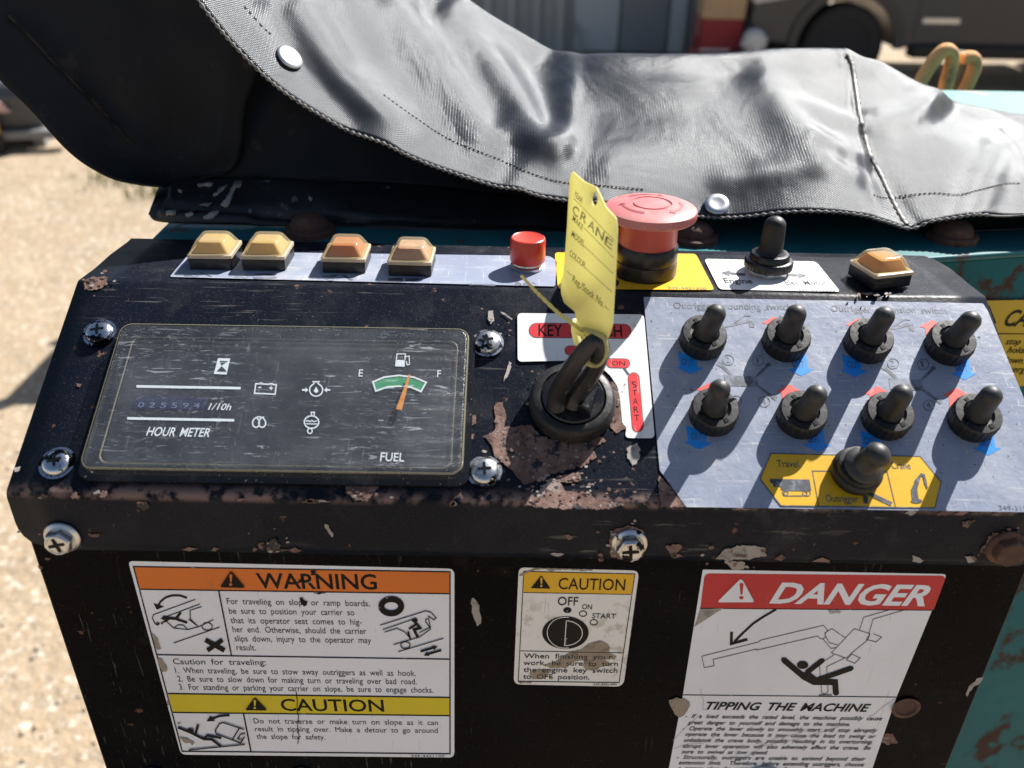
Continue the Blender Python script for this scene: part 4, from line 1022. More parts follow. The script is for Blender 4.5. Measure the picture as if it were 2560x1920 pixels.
for i, (x, y, lb) in enumerate(spots):
    M0 = Matrix.Translation(-CON.location) @ SLOPE.M(*T6(x, y), .0008)
    tx_ = math.radians((0, -2.5, 1.5, -1, 2, -2, 2.5, 0)[i])
    tilt = math.radians((5, 0, 1, -2.5, 3, 2.5, -1, -4)[i])
    if i == 0:
        t0, l0 = toggle_meshes(Matrix.Translation(CON.location) @ M0, label=lb); l0.rotation_euler = (tx_, tilt, 0); continue
    t = t0.copy(); COL.objects.link(t); t.parent = CON; t.matrix_basis = M0
    l = l0.copy(); COL.objects.link(l); l.parent = t; l.rotation_euler = (tx_, tilt, .9 * i)
    if 'label' in t: del t['label']
    if lb: t['label'] = lb
    if i == 4:                              # torn boot
        hm = MB(); lathe(hm, [(.0017, 0), (.0012, -.0003), (.0001, -.0006)], 16, Matrix.Translation((.0005, -.0050, .0240)) @ Matrix.Rotation(math.radians(90), 4, 'X') , 0, lump=lambda j, k: 1 + .18 * math.sin(k * 2.1))
        ho = hm.build('torn_hole', INK, None, smooth=40); ho.parent = t
        ho.rotation_euler = (tx_, tilt, .25)
_, bo = toggle_meshes(SLOPE.M(*T6(1275, 1205), .0010), nut_r=.0103, lever=.0252, bellows=True, label='bellows boot toggle on the yellow mode plate')
bo.rotation_euler = (math.radians(3), math.radians(10), 0); bo.location = (-.0012, 0, .0002)
# threaded toggle on the shelf
M0 = SHELF.M(*TS(1214, 268), .0009)
nt2 = MB()
hx = lambda rr, z: [(rr * math.cos(math.pi / 3 * k + .3), rr * math.sin(math.pi / 3 * k + .3), z) for k in range(6)]
frustum(nt2, [hx(.0108, 0), hx(.0108, .0018), hx(.0100, .0022)], I4, 1)
lathe(nt2, [(.0112, .0022), (.0124, .0028), (.0124, .0066), (.0118, .0072), (.0102, .0074), (.0100, .0092), (.0094, .0104), (.0078, .0108)], 96, I4, 0, lump=lambda j, k: (1 - .03 * (k % 3 == 0)) if j in (1, 2) else 1)
eo = nt2.build('toggle_switch', [PLASTB, ZINC], CON, smooth=40, frame=M0, label='black toggle switch between Engine and Elec. Motor')
lv = MB(); lathe(lv, [(.0080, .0106), (.0068, .0118), (.0060, .0126), (.0058, .0200), (.0055, .0250)] + [(.0055 * math.cos(math.pi / 2 * a / 6) + .00005, .0250 + .0050 * math.sin(math.pi / 2 * a / 6)) for a in range(1, 7)], 32)
lo = lv.build('lever_boot', RUBBER, None, smooth=50); lo.parent = eo

# ------------------------------------------------------------------ key switch, key, tag
M = SLOPE.M(*TK(690, 1085), .0010)
kb = MB(); lathe(kb, [(.0190, 0), (.0196, .0008), (.0196, .0052), (.0186, .0078), (.0176, .0086), (.0150, .0090), (.0146, .0084), (.0144, .0066)], 64, M, 0)
KS = kb.build('key_switch', RUBBER, CON, smooth=35, label='round rubber ringed key switch')
kc = MB(); lathe(kc, [(.0140, .0062), (.0140, .0092), (.0134, .0098), (.0001, .0100)], 48, M, 0)
kc.build('switch_barrel', PLASTG, KS, smooth=35)
kp = [(505, 1095, .0105), (520, 960, .0170), (590, 800, .0270), (690, 640, .0370), (800, 490, .0450), (900, 380, .0500), (975, 330, .0525), (1025, 380, .0505), (1015, 490, .0440), (955, 640, .0350), (850, 800, .0250), (745, 950, .0160), (690, 1070, .0105)]
kpts = catmull([SLOPE.P(*TK(x, y), hh) for x, y, hh in kp], 6)
KEY = root('ignition_key', SLOPE.P(*TK(640, 1080), .0105), 'thick black loop handled key standing in the rubber ringed switch', 'key')
KEYM = mat('worn_key_plastic', (.016, .016, .018), .34, layers=(D(60, .45, .7, (.035, .035, .036), rough=.5, detail=6), D(200, .62, .68, (.12, .12, .12), rough=.7, detail=4, fac=.5)), bumps=((140, .0002, (1, 1, 1)),))
kk = MB(); tube(kk, kpts, lambda t: .0035 + .0009 * abs(2 * t - 1), 18, 0)
kk.build('loop_handle', KEYM, KEY, smooth=60)
kr = MB()
ra, rb_ = SLOPE.P(*TK(800, 1170), .0106), SLOPE.P(*TK(965, 900), .0106)
d = (rb_ - ra); e = d.normalized(); sd = SLOPE.n.cross(e)
kr.add([ra - sd * .0045, ra + sd * .0030, rb_ + sd * .0012, rb_ - sd * .0012, ra - sd * .0030 + SLOPE.n * .006, ra + sd * .002 + SLOPE.n * .006, rb_ + sd * .0006 + SLOPE.n * .0035, rb_ - sd * .0006 + SLOPE.n * .0035],
       [(3, 2, 1, 0), (4, 5, 6, 7), (0, 1, 5, 4), (1, 2, 6, 5), (2, 3, 7, 6), (3, 0, 4, 7)])
kr.build('grip_rib', PLASTG, KEY, bevel=.001)

az = math.radians(207)
T0 = SLOPE.P(*TG(420, 1590), .050)
TAGN = V((math.cos(az) * .98, math.sin(az) * .98, .10)).normalized()
TAGP = Plane(T0, TAGN, V((0, 0, 1)))
KT = root('key_tag', T0, 'yellow plastic key tag with handwritten CRANE, tied to the key handle', 'tag')
out = rounded([(185, 32), (290, 125), (408, 182), (445, 255), (500, 372), (592, 470), (604, 580), (582, 1000), (556, 1480), (520, 1600), (470, 1610), (330, 1575), (290, 1600), (225, 1570), (215, 1480), (232, 1440), (214, 1355), (112, 1270), (84, 1180), (82, 1062), (108, 1000), (140, 560), (164, 110)], 14, 3)
hole = ell(396, 292, 34, 66, 20)
tm = bmesh.new()
def loop2d(pts): return [tm.verts.new(TAGP.P(*TG(x, y))) for x, y in pts]
lo_, li = loop2d(out), loop2d(hole)
eds = []
for L_ in (lo_, li):
    for i in range(len(L_)): eds.append(tm.edges.new((L_[i], L_[(i + 1) % len(L_)])))
bmesh.ops.triangle_fill(tm, use_beauty=True, edges=eds)
tmb = MB(); tm.verts.index_update()
vv = [v.co.copy() for v in tm.verts]; ff = []
for f in tm.faces:
    idx = [v.index for v in f.verts]
    q = (vv[idx[1]] - vv[idx[0]]).cross(vv[idx[2]] - vv[idx[0]])
    ff.append(idx if q.dot(TAGN) > 0 else idx[::-1])
tm.free()
tmb.add(vv, ff); tmb.build('tag_plate', TAGY, KT, solid=.0010, smooth=30)
tg = MB(); h = .0002
for a, b in (((206, 288), (580, 676)), ((300, 562), (580, 846)), ((300, 732), (574, 994)), ((308, 936), (562, 1168)), ((142, 972), (186, 1018)), ((494, 1298), (536, 1342))):
    stroke(tg, TAGP, TG, [a, b], 4.5, h); 
for s, a, b, c in (('YEAR', (205, 262), (280, 338), 62), ('MAKE', (190, 492), (285, 590), 62), ('MODEL', (182, 640), (300, 748), 62), ('COLOUR', (162, 822), (308, 948), 62), ('Reg./Stock No.', (190, 1068), (484, 1318), 72)):
    text(tg, TAGP, TG, s, a, b, c, h, word=1.2, bold=.004)
for i, (c, a, b) in enumerate((('C', (188, 415), (240, 470)), ('R', (262, 478), (318, 535)), ('A', (335, 555), (395, 612)), ('N', (405, 630), (480, 690)), ('E', (490, 715), (560, 775)))):
    text(tg, TAGP, TG, c, a, b, 95, h + .0001, 1, bold=.012)
tg.build('lettering', [mat('tag_print', (.10, .095, .05), .6), mat('faded_marker', (.26, .24, .12), .6, layers=(D(200, .45, .6, (.5, .46, .22)),))], KT, smooth=0)
# tie strap through the key handle
tp = lambda x, y, hh: SLOPE.P(*TK(x, y), hh)
lp = MB()
tube(lp, catmull([TAGP.P(*TG(300, 1520), .0016), TAGP.P(*TG(360, 1535), .003), tp(985, 245, .056), tp(1060, 300, .055), tp(1090, 420, .051), tp(1075, 520, .046), tp(1010, 595, .042), tp(930, 610, .041), tp(850, 580, .043)], 6), .0016, 8, flat=.6)
lp.build('loop_strap', TAGY, KT, smooth=60)
tl = MB()
tube(tl, catmull([TAGP.P(*TG(290, 1535), .002), tp(720, 150, .055), tp(600, 60, .056), tp(530, 10, .057), SLOPE.P(*T5(1480, 395), .058), SLOPE.P(*T5(1430, 340), .060), SLOPE.P(*T5(1388, 296), .062)], 8), lambda t: .0014 - .0006 * t, 8, flat=.55, lump=lambda i, k: 1.18 if i % 2 else .9)
tl.build('ratchet_tail', TAGY, KT, smooth=60)
lg = MB()
for pp in ([(228, 1440), (216, 1480), (222, 1560), (250, 1660)], [(330, 1575), (318, 1620), (300, 1670)]):
    tube(lg, catmull([TAGP.P(*TG(x, y), -.001) for x, y in pp], 4), .0017, 8)
lg.build('tag_eyelet', TAGY, KT, smooth=60)
# ================================================================== crane machine body
ZD = CZ - .1855
MA = root('crane_machine', (.2, .75, 0), 'teal painted crane machine body with rust patches behind the control box', 'machine')
fr_ = [(-.207, .4775), (.235, .4775), (.355, .503), (.62, .56), (.95, .60)]
bk_ = [(.95, .82), (-.207, .82)]
def wall(mb, loop, z0, z1, mi=0):
    n = len(loop); vs = [V((x, y, z0)) for x, y in loop] + [V((x, y, z1)) for x, y in loop]
    mb.add(vs, [(i, (i + 1) % n, n + (i + 1) % n, n + i) for i in range(n)] + [tuple(range(n, 2 * n)), tuple(reversed(range(n)))], mi)
bm_ = MB(); wall(bm_, fr_ + bk_, .32, ZD - .004); bm_.build('body_shell', TEAL, MA, bevel=.002)
def off(l, d): return [(x + (0 if 0 < i < len(l) - 1 else (-.004 if i == 0 else .004)), y - d) for i, (x, y) in enumerate(l)]
dk = MB(); wall(dk, off(fr_, .0045) + [(.954, .824), (-.211, .824)], ZD - .0039, ZD); dk.build('deck_plate', mat('worn_teal_deck', (.012, .125, .14), .42, layers=(D(22, .45, .7, (.022, .17, .18), detail=6), D(50, .62, .68, (.10, .08, .06), rough=.8, detail=8))), MA, bevel=.0015)
tk = MB(); prism(tk, [(p[0], p[1]) for p in rrect(.52, .16, .15, 6)], -.62, .62, Matrix.Translation((.37, .66, .162)) @ Matrix.Rotation(math.radians(90), 4, 'X'))
tk.build('crawler_track', RUBBER, MA, smooth=30)
hd = MB(); box(hd, (.16, .60, ZD + .002), (.92, .800, CZ - .155))
hd.build('engine_hood', TEALTOP, MA, bevel=.010, bseg=3)
CPL = Plane((.235, .4775, ZD - .1), V((-.0255, -.12, 0)) * -1 if False else V((.0255, -.12, 0)), (0, 0, 1))
cl_ = MB(); ngon(cl_, CPL, TR, [(1120, 720), (1800, 708), (1800, 1500), (1120, 1560)], .0008)
CCL = cl_.build('caution_label', [sticker('dull_yellow_label', (.60, .42, .015), dirt=(.3, .24, .05), amt=.6)], MA, smooth=0, label='yellow caution label on the teal side panel')  # yellow base with darker dirt patches
ct = MB(); h = .0011
stroke(ct, CPL, TR, [(1120, 718), (1800, 706)], 10, h); stroke(ct, CPL, TR, [(1200, 1034), (1800, 1040)], 8, h)
text(ct, CPL, TR, 'CAUTION', (1312, 960), (2050, 975), 148, h, shear=.28, bold=.018)
ngon(ct, CPL, TR, rounded([(1180, 760), (1090, 950), (1250, 940)], 16), h)
for s, a, b in (('stop operation when', (1330, 1135), (2010, 1150)), ('holding a load on', (1345, 1215), (1960, 1230)), ('down. Do not', (1300, 1310), (1800, 1325)), ('energize it.', (1300, 1395), (1720, 1405))):
    text(ct, CPL, TR, s, a, b, 58, h, shear=.25, bold=.006)
ct.build('lettering', [INK], CCL, smooth=0)

# ================================================================== vinyl cover
def vinyl(name, col, rough, dust, dfac, weave=.000102, crease=.00028):
    m = bpy.data.materials.new(name); m.use_nodes = True
    nt = m.node_tree; b = nt.nodes['Principled BSDF']
    tc = nt.nodes.new('ShaderNodeTexCoord'); co = tc.outputs['Object']
    f = ramp(nt, nz(nt, co, 14, 8, .65), .38, .72, 0, dfac)
    f2 = ramp(nt, nz(nt, co, 60, 6, .65, (1, 1, 1), (3, 1, 2)), .58, .72, 0, .12)
    c = mixc(nt, f2, mixc(nt, f, col, dust), (.17, .145, .115))
    lk(nt, c, b.inputs['Base Color'])
    r = mixf(nt, f, rough, rough + .10); lk(nt, r, b.inputs['Roughness'])
    b.inputs['Specular IOR Level'].default_value = .33; b.inputs['Specular Tint'].default_value = (.86, .93, 1., 1)
    sp_ = nt.nodes.new('ShaderNodeSeparateXYZ'); lk(nt, tc.outputs['UV'], sp_.inputs[0])
    k = 2 * math.pi / .0017
    sx = math_(nt, 'SINE', math_(nt, 'MULTIPLY', sp_.outputs[0], k)); sy = math_(nt, 'SINE', math_(nt, 'MULTIPLY', sp_.outputs[1], k))
    hgt = math_(nt, 'ADD', math_(nt, 'MULTIPLY', sx, sy), math_(nt, 'MULTIPLY', sx, .15))
    bp = nt.nodes.new('ShaderNodeBump'); bp.inputs['Distance'].default_value = weave; lk(nt, hgt, bp.inputs['Height'])
    b2 = nt.nodes.new('ShaderNodeBump'); b2.inputs['Distance'].default_value = .0009
    lk(nt, nz(nt, co, 30, 5, .55), b2.inputs['Height']); lk(nt, bp.outputs[0], b2.inputs['Normal'])
    cr = math_(nt, 'ABSOLUTE', math_(nt, 'SUBTRACT', nz(nt, co, 11, 3, .5, (1.6, 1, 1), (4, 2, 7), (0, 0, .6), 1.), .5))
    b3 = nt.nodes.new('ShaderNodeBump'); b3.inputs['Distance'].default_value = crease; lk(nt, ramp(nt, cr, 0., .16), b3.inputs['Height']); lk(nt, b2.outputs[0], b3.inputs['Normal'])
    lk(nt, b3.outputs[0], b.inputs['Normal'])
    return m
VIN = vinyl('black_vinyl', (.009, .011, .015), .32, (.042, .045, .052), .7)
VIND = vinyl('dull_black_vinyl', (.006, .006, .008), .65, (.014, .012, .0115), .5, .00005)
FLAPM = mat('flap_vinyl', (.013, .0135, .016), .36, layers=(D(16, .45, .7, (.026, .026, .028), rough=.5, detail=6), D(60, .64, .68, (.19, .18, .17), rough=.8, detail=7, st=(1, .6, .6), mask=(9, .52, .6)), D(500, .66, .7, (.12, .11, .1), detail=2, fac=.6)), bumps=((60, .0008, (1, 1, 1)), (500, .0001, (1, 1, 1))))
COV = root('vinyl_cover', (.0, .56, ZD), 'large shiny black vinyl cover draped over the machine, front edge lifted', 'cover')
def seg_d(p, a, b):
    ax, ay = a; bx, by = b; px, py = p
    dx, dy = bx - ax, by - ay
    t = max(0, min(1, ((px - ax) * dx + (py - ay) * dy) / (dx * dx + dy * dy + 1e-9)))
    return math.hypot(px - ax - t * dx, py - ay - t * dy)
def sheet(cols, nu, nv, folds, mid=None, wob=.0012, seed=0., big=0.):
    """cols: (hem ov px, Y), (top ov px, Y); returns verts, faces, grid of points"""
    a = catmull([V((*c[0], 0)) for c in cols], nu); b = catmull([V((*c[2], 0)) for c in cols], nu)
    ya = catmull([V((c[1], 0, 0)) for c in cols], nu); yb = catmull([V((c[3], 0, 0)) for c in cols], nu)
    m_ = catmull([V((*(c[4] if len(c) > 4 else (0, 0)), 0)) for c in cols], nu)
    vs = []
    for i in range(len(a)):
        for j in range(nv + 1):
            t = j / nv
            q = a[i] * (1 - t) + b[i] * t + m_[i] * (4 * t * (1 - t))
            Y = ya[i].x * (1 - t) + yb[i].x * t + (mid(t, i / len(a)) if mid else 0)
            dsp = 0
            for line, amp, sg in folds:
                dd = min(seg_d((q.x, q.y), line[k], line[k + 1]) for k in range(len(line) - 1))
                dsp += amp * math.exp(-(dd / sg) ** 2)
            p = atY(*OV(q.x, q.y), Y)
            dsp += big * noise.noise(V((p.x * 11 + p.y * 5, p.y * 14, seed))) + wob * noise.noise(p * 22 + V((seed, 0, 0))) + wob * .4 * noise.noise(p * 55 + V((seed, 3, 0)))
            vs.append(p + V((.1, -.62, .78)) * dsp)
    M_ = nv + 1; n = len(a)
    fs = [(i * M_ + j, (i + 1) * M_ + j, (i + 1) * M_ + j + 1, i * M_ + j + 1) for i in range(n - 1) for j in range(nv)]
    return vs, fs, n, M_
cols = [((380, -90), .500, (800, -170), 0.684), ((430, 0), .500, (885, -85), 0.684), ((515, 105), .495, (965, -18), 0.684), ((640, 212), .492, (1060, 36), 0.679), ((850, 322), .490, (1160, 88), 0.677), ((1060, 396), .490, (1226, 118), 0.669),
        ((1230, 432), .492, (1300, 117), 0.652), ((1380, 447), .494, (1420, 117), 0.646), ((1560, 467), .494, (1560, 116), 0.646), ((1700, 456), .490, (1690, 114), 0.652), ((1830, 462), .490, (1780, 113), 0.651, (12, 0)), ((1905, 478), .492, (1815, 112), 0.649, (-8, 0)),
        ((1966, 492), .494, (1836, 113), 0.647, (-22, 10)), ((2020, 473), .496, (1876, 134), 0.643, (-8, 8)), ((2120, 466), .498, (1965, 180), 0.641), ((2212, 461), .500, (2035, 214), 0.639), ((2330, 456), .504, (2150, 240), 0.644), ((2480, 450), .515, (2330, 275), 0.669), ((2700, 450), .54, (2600, 300), 0.684)]
folds = [([(985, 30), (1060, 130), (1110, 210), (1160, 290), (1195, 330)], 0.0070, 40), ([(1100, 285), (1165, 328), (1212, 322), (1229, 260), (1229, 125)], 0.0044, 28), ([(1150, 140), (1190, 250)], -0.0032, 44),
         ([(860, 20), (950, 160), (1050, 300)], 0.0061, 44), ([(930, 30), (1010, 150), (1090, 280)], -0.0032, 36), ([(660, 30), (740, 170), (850, 275)], 0.0061, 44), ([(590, 30), (640, 120), (760, 250)], -0.0038, 36),
         ([(1650, 180), (1700, 260), (1770, 340)], 0.0058, 44), ([(1735, 185), (1795, 215), (1850, 245)], -0.0013, 14), ([(1735, 222), (1858, 262)], 0.0017, 13), ([(1745, 258), (1800, 280), (1862, 292)], -0.0013, 13), ([(1750, 300), (1868, 335)], 0.0015, 14), ([(1770, 335), (1885, 370)], -0.0012, 13),
         ([(1905, 150), (2000, 225)], 0.0051, 34), ([(1880, 270), (1960, 250), (2025, 215)], 0.0045, 30), ([(1560, 395), (1700, 372), (1840, 380)], 0.0023, 26),
         ([(2100, 470), (2150, 330), (2212, 300)], 0.0051, 46), ([(1290, 425), (1310, 380)], 0.0032, 36), ([(1120, 410), (1140, 370)], 0.0028, 30)]
NU, NV = 11, 44
vs, fs, ncol, M_ = sheet(cols, NU, NV, folds, mid=lambda t, u: -.012 * math.sin(math.pi * min(1, t * 1.15)), big=.0042, wob=.0008)
main = MB()
nv0 = len(vs)
bvh = BVHTree.FromPolygons(vs, fs)
ext = []                                    # the sheet carries on over the top and falls behind
for i in range(ncol):
    top = vs[i * M_ + M_ - 1]
    for dy, dz in ((.004, .0005), (.012, -.002), (.05, -.02), (.10, -.06), (.13, -.16)):
        ext.append(top + V((0, dy, dz)))
fs2 = []
for i in range(ncol - 1):
    a0 = i * M_ + M_ - 1; b0_ = a0 + M_
    for k in range(5):
        c0 = nv0 + i * 5 + k; d0 = c0 + 5
        pa_, pb_ = (a0, b0_) if k == 0 else (c0 - 1, d0 - 1)
        fs2.append((pa_, pb_, d0, c0))
main.add(vs + ext, fs + fs2)
main.uv = [(p.x, p.y * 1.15 + p.z * .6) for p in main.v]
main.build('upper_sheet', VIN, COV, smooth=180, solid=.0014)
def onsheet(x, y, lift=.0):
    o_ = CAM; r = ray(*OV(x, y)).normalized()
    q = bvh.ray_cast(o_, r)
    if q[0] is None: return None, None
    nn = q[1] if q[1].dot(r) < 0 else -q[1]
    return q[0] + nn * lift, nn
hemb = MB()                                 # pinked, beaded hem binding
hp = [vs[i * M_] for i in range(ncol)]
fine = []
for i in range(len(hp) - 1):
    L_ = (hp[i + 1] - hp[i]).length; m_ = max(1, int(L_ / .00085))
    for k in range(m_): fine.append(hp[i].lerp(hp[i + 1], k / m_) + V((0, -.0008, -.0004)))
nb = int(len(fine) * .72)
tube(hemb, fine[:nb], .0008, 6, lump=lambda i, k: 1.45 if i % 4 < 2 else .6)
tube(hemb, fine[nb - 1:], .0006, 6)
hemb.build('hem_binding', mat('frayed_binding', (.16, .155, .145), .6, layers=(D(300, .5, .65, (.04, .04, .04), detail=4),)), COV, smooth=60)
# stitched seams
def stitches(pts, gap=.0026, ln=.0019, r=.00030, name='stitching', m=None):
    P2 = catmull([V((x, y, 0)) for x, y in pts], 14); P3 = []
    for q in P2:
        s = onsheet(q.x, q.y, .0004)[0]
        if s: P3.append(s)
    mb = MB(); acc = 0; cur = None
    dense = []
    for i in range(len(P3) - 1):
        L_ = (P3[i + 1] - P3[i]).length; m_ = max(1, int(L_ / .0003))
        for k in range(m_): dense.append(P3[i].lerp(P3[i + 1], k / m_))
    st = max(1, int(gap / .0003)); on = max(2, int(ln / .0003))
    for k in range(0, len(dense) - on, st): tube(mb, dense[k:k + on:2] if on > 3 else dense[k:k + on], r, 5)
    return mb.build(name, m or THREAD, COV, smooth=60)
THREAD = mat('brown_thread', (.10, .075, .055), .9)
t2 = lambda x, y: ((860 + x * .4098) / 1.1573, y * .4098 / 1.1573)
t3 = lambda x, y: ((1660 + x * .4098) / 1.1573, y * .4098 / 1.1573)
stitches([t2(*p) for p in ((240, 580), (420, 710), (640, 850), (900, 955), (1150, 1060), (1330, 1110), (1600, 1135), (1850, 1158))])
stitches([t3(*p) for p in ((1275, 1190), (1340, 1208), (1400, 1205), (1500, 1190), (1650, 1180), (1800, 1188), (1940, 1155), (2080, 1122), (2190, 1122))])
stitches([((1490, 40), (1540, 95), (1600, 165), (1680, 235))[k] and (((1490, 40), (1540, 95), (1600, 165), (1680, 235))[k][0] * .4098 / 1.1573, ((1490, 40), (1540, 95), (1600, 165), (1680, 235))[k][1] * .4098 / 1.1573) for k in range(4)])
seam_px = [t3(*p) for p in ((1125, 335), (1150, 400), (1165, 500), (1180, 600), (1195, 700), (1225, 830), (1262, 960), (1320, 1060), (1370, 1170), (1430, 1290), (1480, 1370))]
sq = []
for q in catmull([V((x, y, 0)) for x, y in seam_px], 16):
    s = onsheet(q.x, q.y, .0002)[0]
    if s: sq.append(s)
sm = MB(); tube(sm, sq, lambda t: .0017 * (1 + .10 * math.sin(t * 160)), 8, flat=.35, lump=lambda i, k: 1 + .10 * math.sin(i * 1.3 + k)); sm.build('welt_seam', mat('worn_seam_vinyl', (.022, .023, .026), .5, layers=(D(200, .5, .65, (.07, .066, .058), detail=5),)), COV, smooth=60)
stitches([(x - 5, y) for x, y in seam_px], gap=.0042, ln=.0028)
# snap studs
for (x, y), rr in (((541, 111), .0084), ((1546, 446), .0080)):
    pass
for (px_, py_), rr in ((T1(1760, 360), .0078), (T3(320, 1255), .0074)):
    q, nn = onsheet(px_ / 1.1573, py_ / 1.1573, .0004)
    if q is None: continue
    Mq = Matrix.Translation(q) @ nn.to_track_quat('Z', 'Y').to_matrix().to_4x4()
    sb = MB(); lathe(sb, [(rr * .92, 0), (rr, .0006), (rr, .0012), (rr * .94, .0019), (rr * .6, .0024), (rr * .45, .0021), (.0001, .0021)], 36, Mq); sb.build('snap_stud', ZINC, COV, smooth=60)
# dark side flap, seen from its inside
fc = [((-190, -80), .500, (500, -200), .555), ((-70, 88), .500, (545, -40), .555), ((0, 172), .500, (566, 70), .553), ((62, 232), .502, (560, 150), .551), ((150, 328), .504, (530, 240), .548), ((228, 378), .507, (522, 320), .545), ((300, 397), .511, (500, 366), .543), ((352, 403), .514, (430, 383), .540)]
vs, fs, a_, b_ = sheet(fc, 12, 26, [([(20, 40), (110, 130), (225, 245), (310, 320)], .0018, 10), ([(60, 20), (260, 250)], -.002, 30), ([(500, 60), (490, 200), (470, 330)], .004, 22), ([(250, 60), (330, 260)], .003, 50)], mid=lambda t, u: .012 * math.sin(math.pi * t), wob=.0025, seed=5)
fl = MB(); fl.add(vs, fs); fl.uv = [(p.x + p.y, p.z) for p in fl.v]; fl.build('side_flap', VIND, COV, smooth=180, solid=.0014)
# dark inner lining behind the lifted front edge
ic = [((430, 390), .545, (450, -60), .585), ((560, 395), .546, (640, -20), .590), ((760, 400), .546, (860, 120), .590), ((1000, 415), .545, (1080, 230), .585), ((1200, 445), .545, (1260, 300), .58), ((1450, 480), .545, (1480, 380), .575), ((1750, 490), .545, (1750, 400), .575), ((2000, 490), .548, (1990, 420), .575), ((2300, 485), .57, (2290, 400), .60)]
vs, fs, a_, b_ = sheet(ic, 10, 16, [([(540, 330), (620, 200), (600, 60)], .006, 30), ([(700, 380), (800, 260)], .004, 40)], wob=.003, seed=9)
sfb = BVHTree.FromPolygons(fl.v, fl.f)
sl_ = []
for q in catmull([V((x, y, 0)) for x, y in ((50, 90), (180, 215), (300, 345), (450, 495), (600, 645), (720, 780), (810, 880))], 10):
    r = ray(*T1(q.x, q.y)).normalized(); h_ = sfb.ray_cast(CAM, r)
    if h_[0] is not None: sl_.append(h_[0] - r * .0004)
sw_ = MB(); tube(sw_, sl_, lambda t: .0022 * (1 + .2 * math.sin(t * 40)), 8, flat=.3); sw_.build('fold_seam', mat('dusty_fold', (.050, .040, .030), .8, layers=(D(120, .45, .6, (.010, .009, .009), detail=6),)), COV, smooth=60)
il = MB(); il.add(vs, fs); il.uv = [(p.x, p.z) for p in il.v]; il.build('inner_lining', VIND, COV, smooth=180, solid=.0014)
# bolted lower flap
lc_ = [((320, 462), .506, (347, 388), .535), ((340, 478), .505, (372, 377), .540), ((420, 484), .505, (430, 380), .544), ((520, 487), .505, (520, 384), .545), ((610, 489), .506, (610, 387), .545), ((668, 490), .508, (668, 388), .546), ((730, 494), .506, (730, 391), .546), ((900, 505), .505, (900, 398), .546), ((1100, 511), .505, (1100, 420), .546),
       ((1300, 515), .505, (1300, 446), .546), ((1500, 520), .507, (1500, 468), .546), ((1700, 528), .505, (1700, 470), .546), ((1830, 528), .507, (1850, 476), .546), ((1950, 513), .512, (1960, 484), .548), ((2090, 500), .515, (2100, 470), .550), ((2300, 490), .525, (2310, 460), .56), ((2500, 480), .545, (2520, 450), .58)]
vs, fs, a_, b_ = sheet(lc_, 10, 18, [([(350, 462), (600, 478), (900, 495), (1300, 506), (1800, 518)], .0022, 9), ([(370, 450), (900, 482), (1800, 508)], -.0012, 7), ([(378, 380), (372, 430), (350, 455)], .0022, 7), ([(560, 470), (668, 470), (780, 480)], -.003, 14)], mid=lambda t, u: -.007 * math.sin(math.pi * t), wob=.0012, seed=2)
lf = MB(); lf.add(vs, fs)
bl = BVHTree.FromPolygons(vs, fs)
for pp in ([(1395, 1190), (1440, 1110), (1480, 1112), (1475, 1135), (1440, 1150), (1420, 1210), (1390, 1265), (1350, 1258)], [(1300, 1200), (1340, 1160), (1390, 1130), (1380, 1150), (1320, 1195)], [(1240, 1330), (1300, 1295), (1340, 1290), (1310, 1335), (1260, 1345)], [(1010, 1290), (1080, 1290), (1070, 1312), (1020, 1315)], [(1130, 1310), (1170, 1290), (1185, 1310), (1150, 1330)], [(1220, 1255), (1290, 1245), (1270, 1265)], [(1085, 1160), (1110, 1165), (1105, 1185), (1092, 1178)], [(1205, 1125), (1300, 1120), (1290, 1138), (1210, 1140)], [(1880, 1200), (1910, 1210), (1900, 1235)]):
    q3 = []
    for x, y in jag(pp, 12, 5):
        r = ray(*T1(x, y)).normalized(); q = bl.ray_cast(CAM, r)
        if q[0] is not None: q3.append(q[0] - r * .0006)
    if len(q3) > 3: lf.add(q3, [tuple(range(len(q3)))], 1)
lf.build('lower_flap', [FLAPM, CHIP], COV, smooth=60, solid=.0012)
# rusty bolts that clamp it to the deck
DECK = Plane((0, 0, ZD), (0, 0, 1), (0, 1, 0))
for (u_, v_) in ((775, 583), (1738, 612), (2385, 602)):
    q = DECK.P(u_, v_); q.y = max(q.y, .497) if u_ < 2000 else q.y + .004
    Mq = Matrix.Translation(q)
    rb = MB(); lathe(rb, [(.0148, 0), (.0148, .0030), (.0138, .0036), (.0115, .0038), (.0112, .0060), (.0098, .0085), (.0070, .0105), (.0035, .0115), (.0001, .0117)], 40, Mq, lump=lambda j, k: 1 + .02 * math.sin(k * 1.7 + j))
    rb.build('rivet_bolt', RUSTB, COV, smooth=40, label=None)
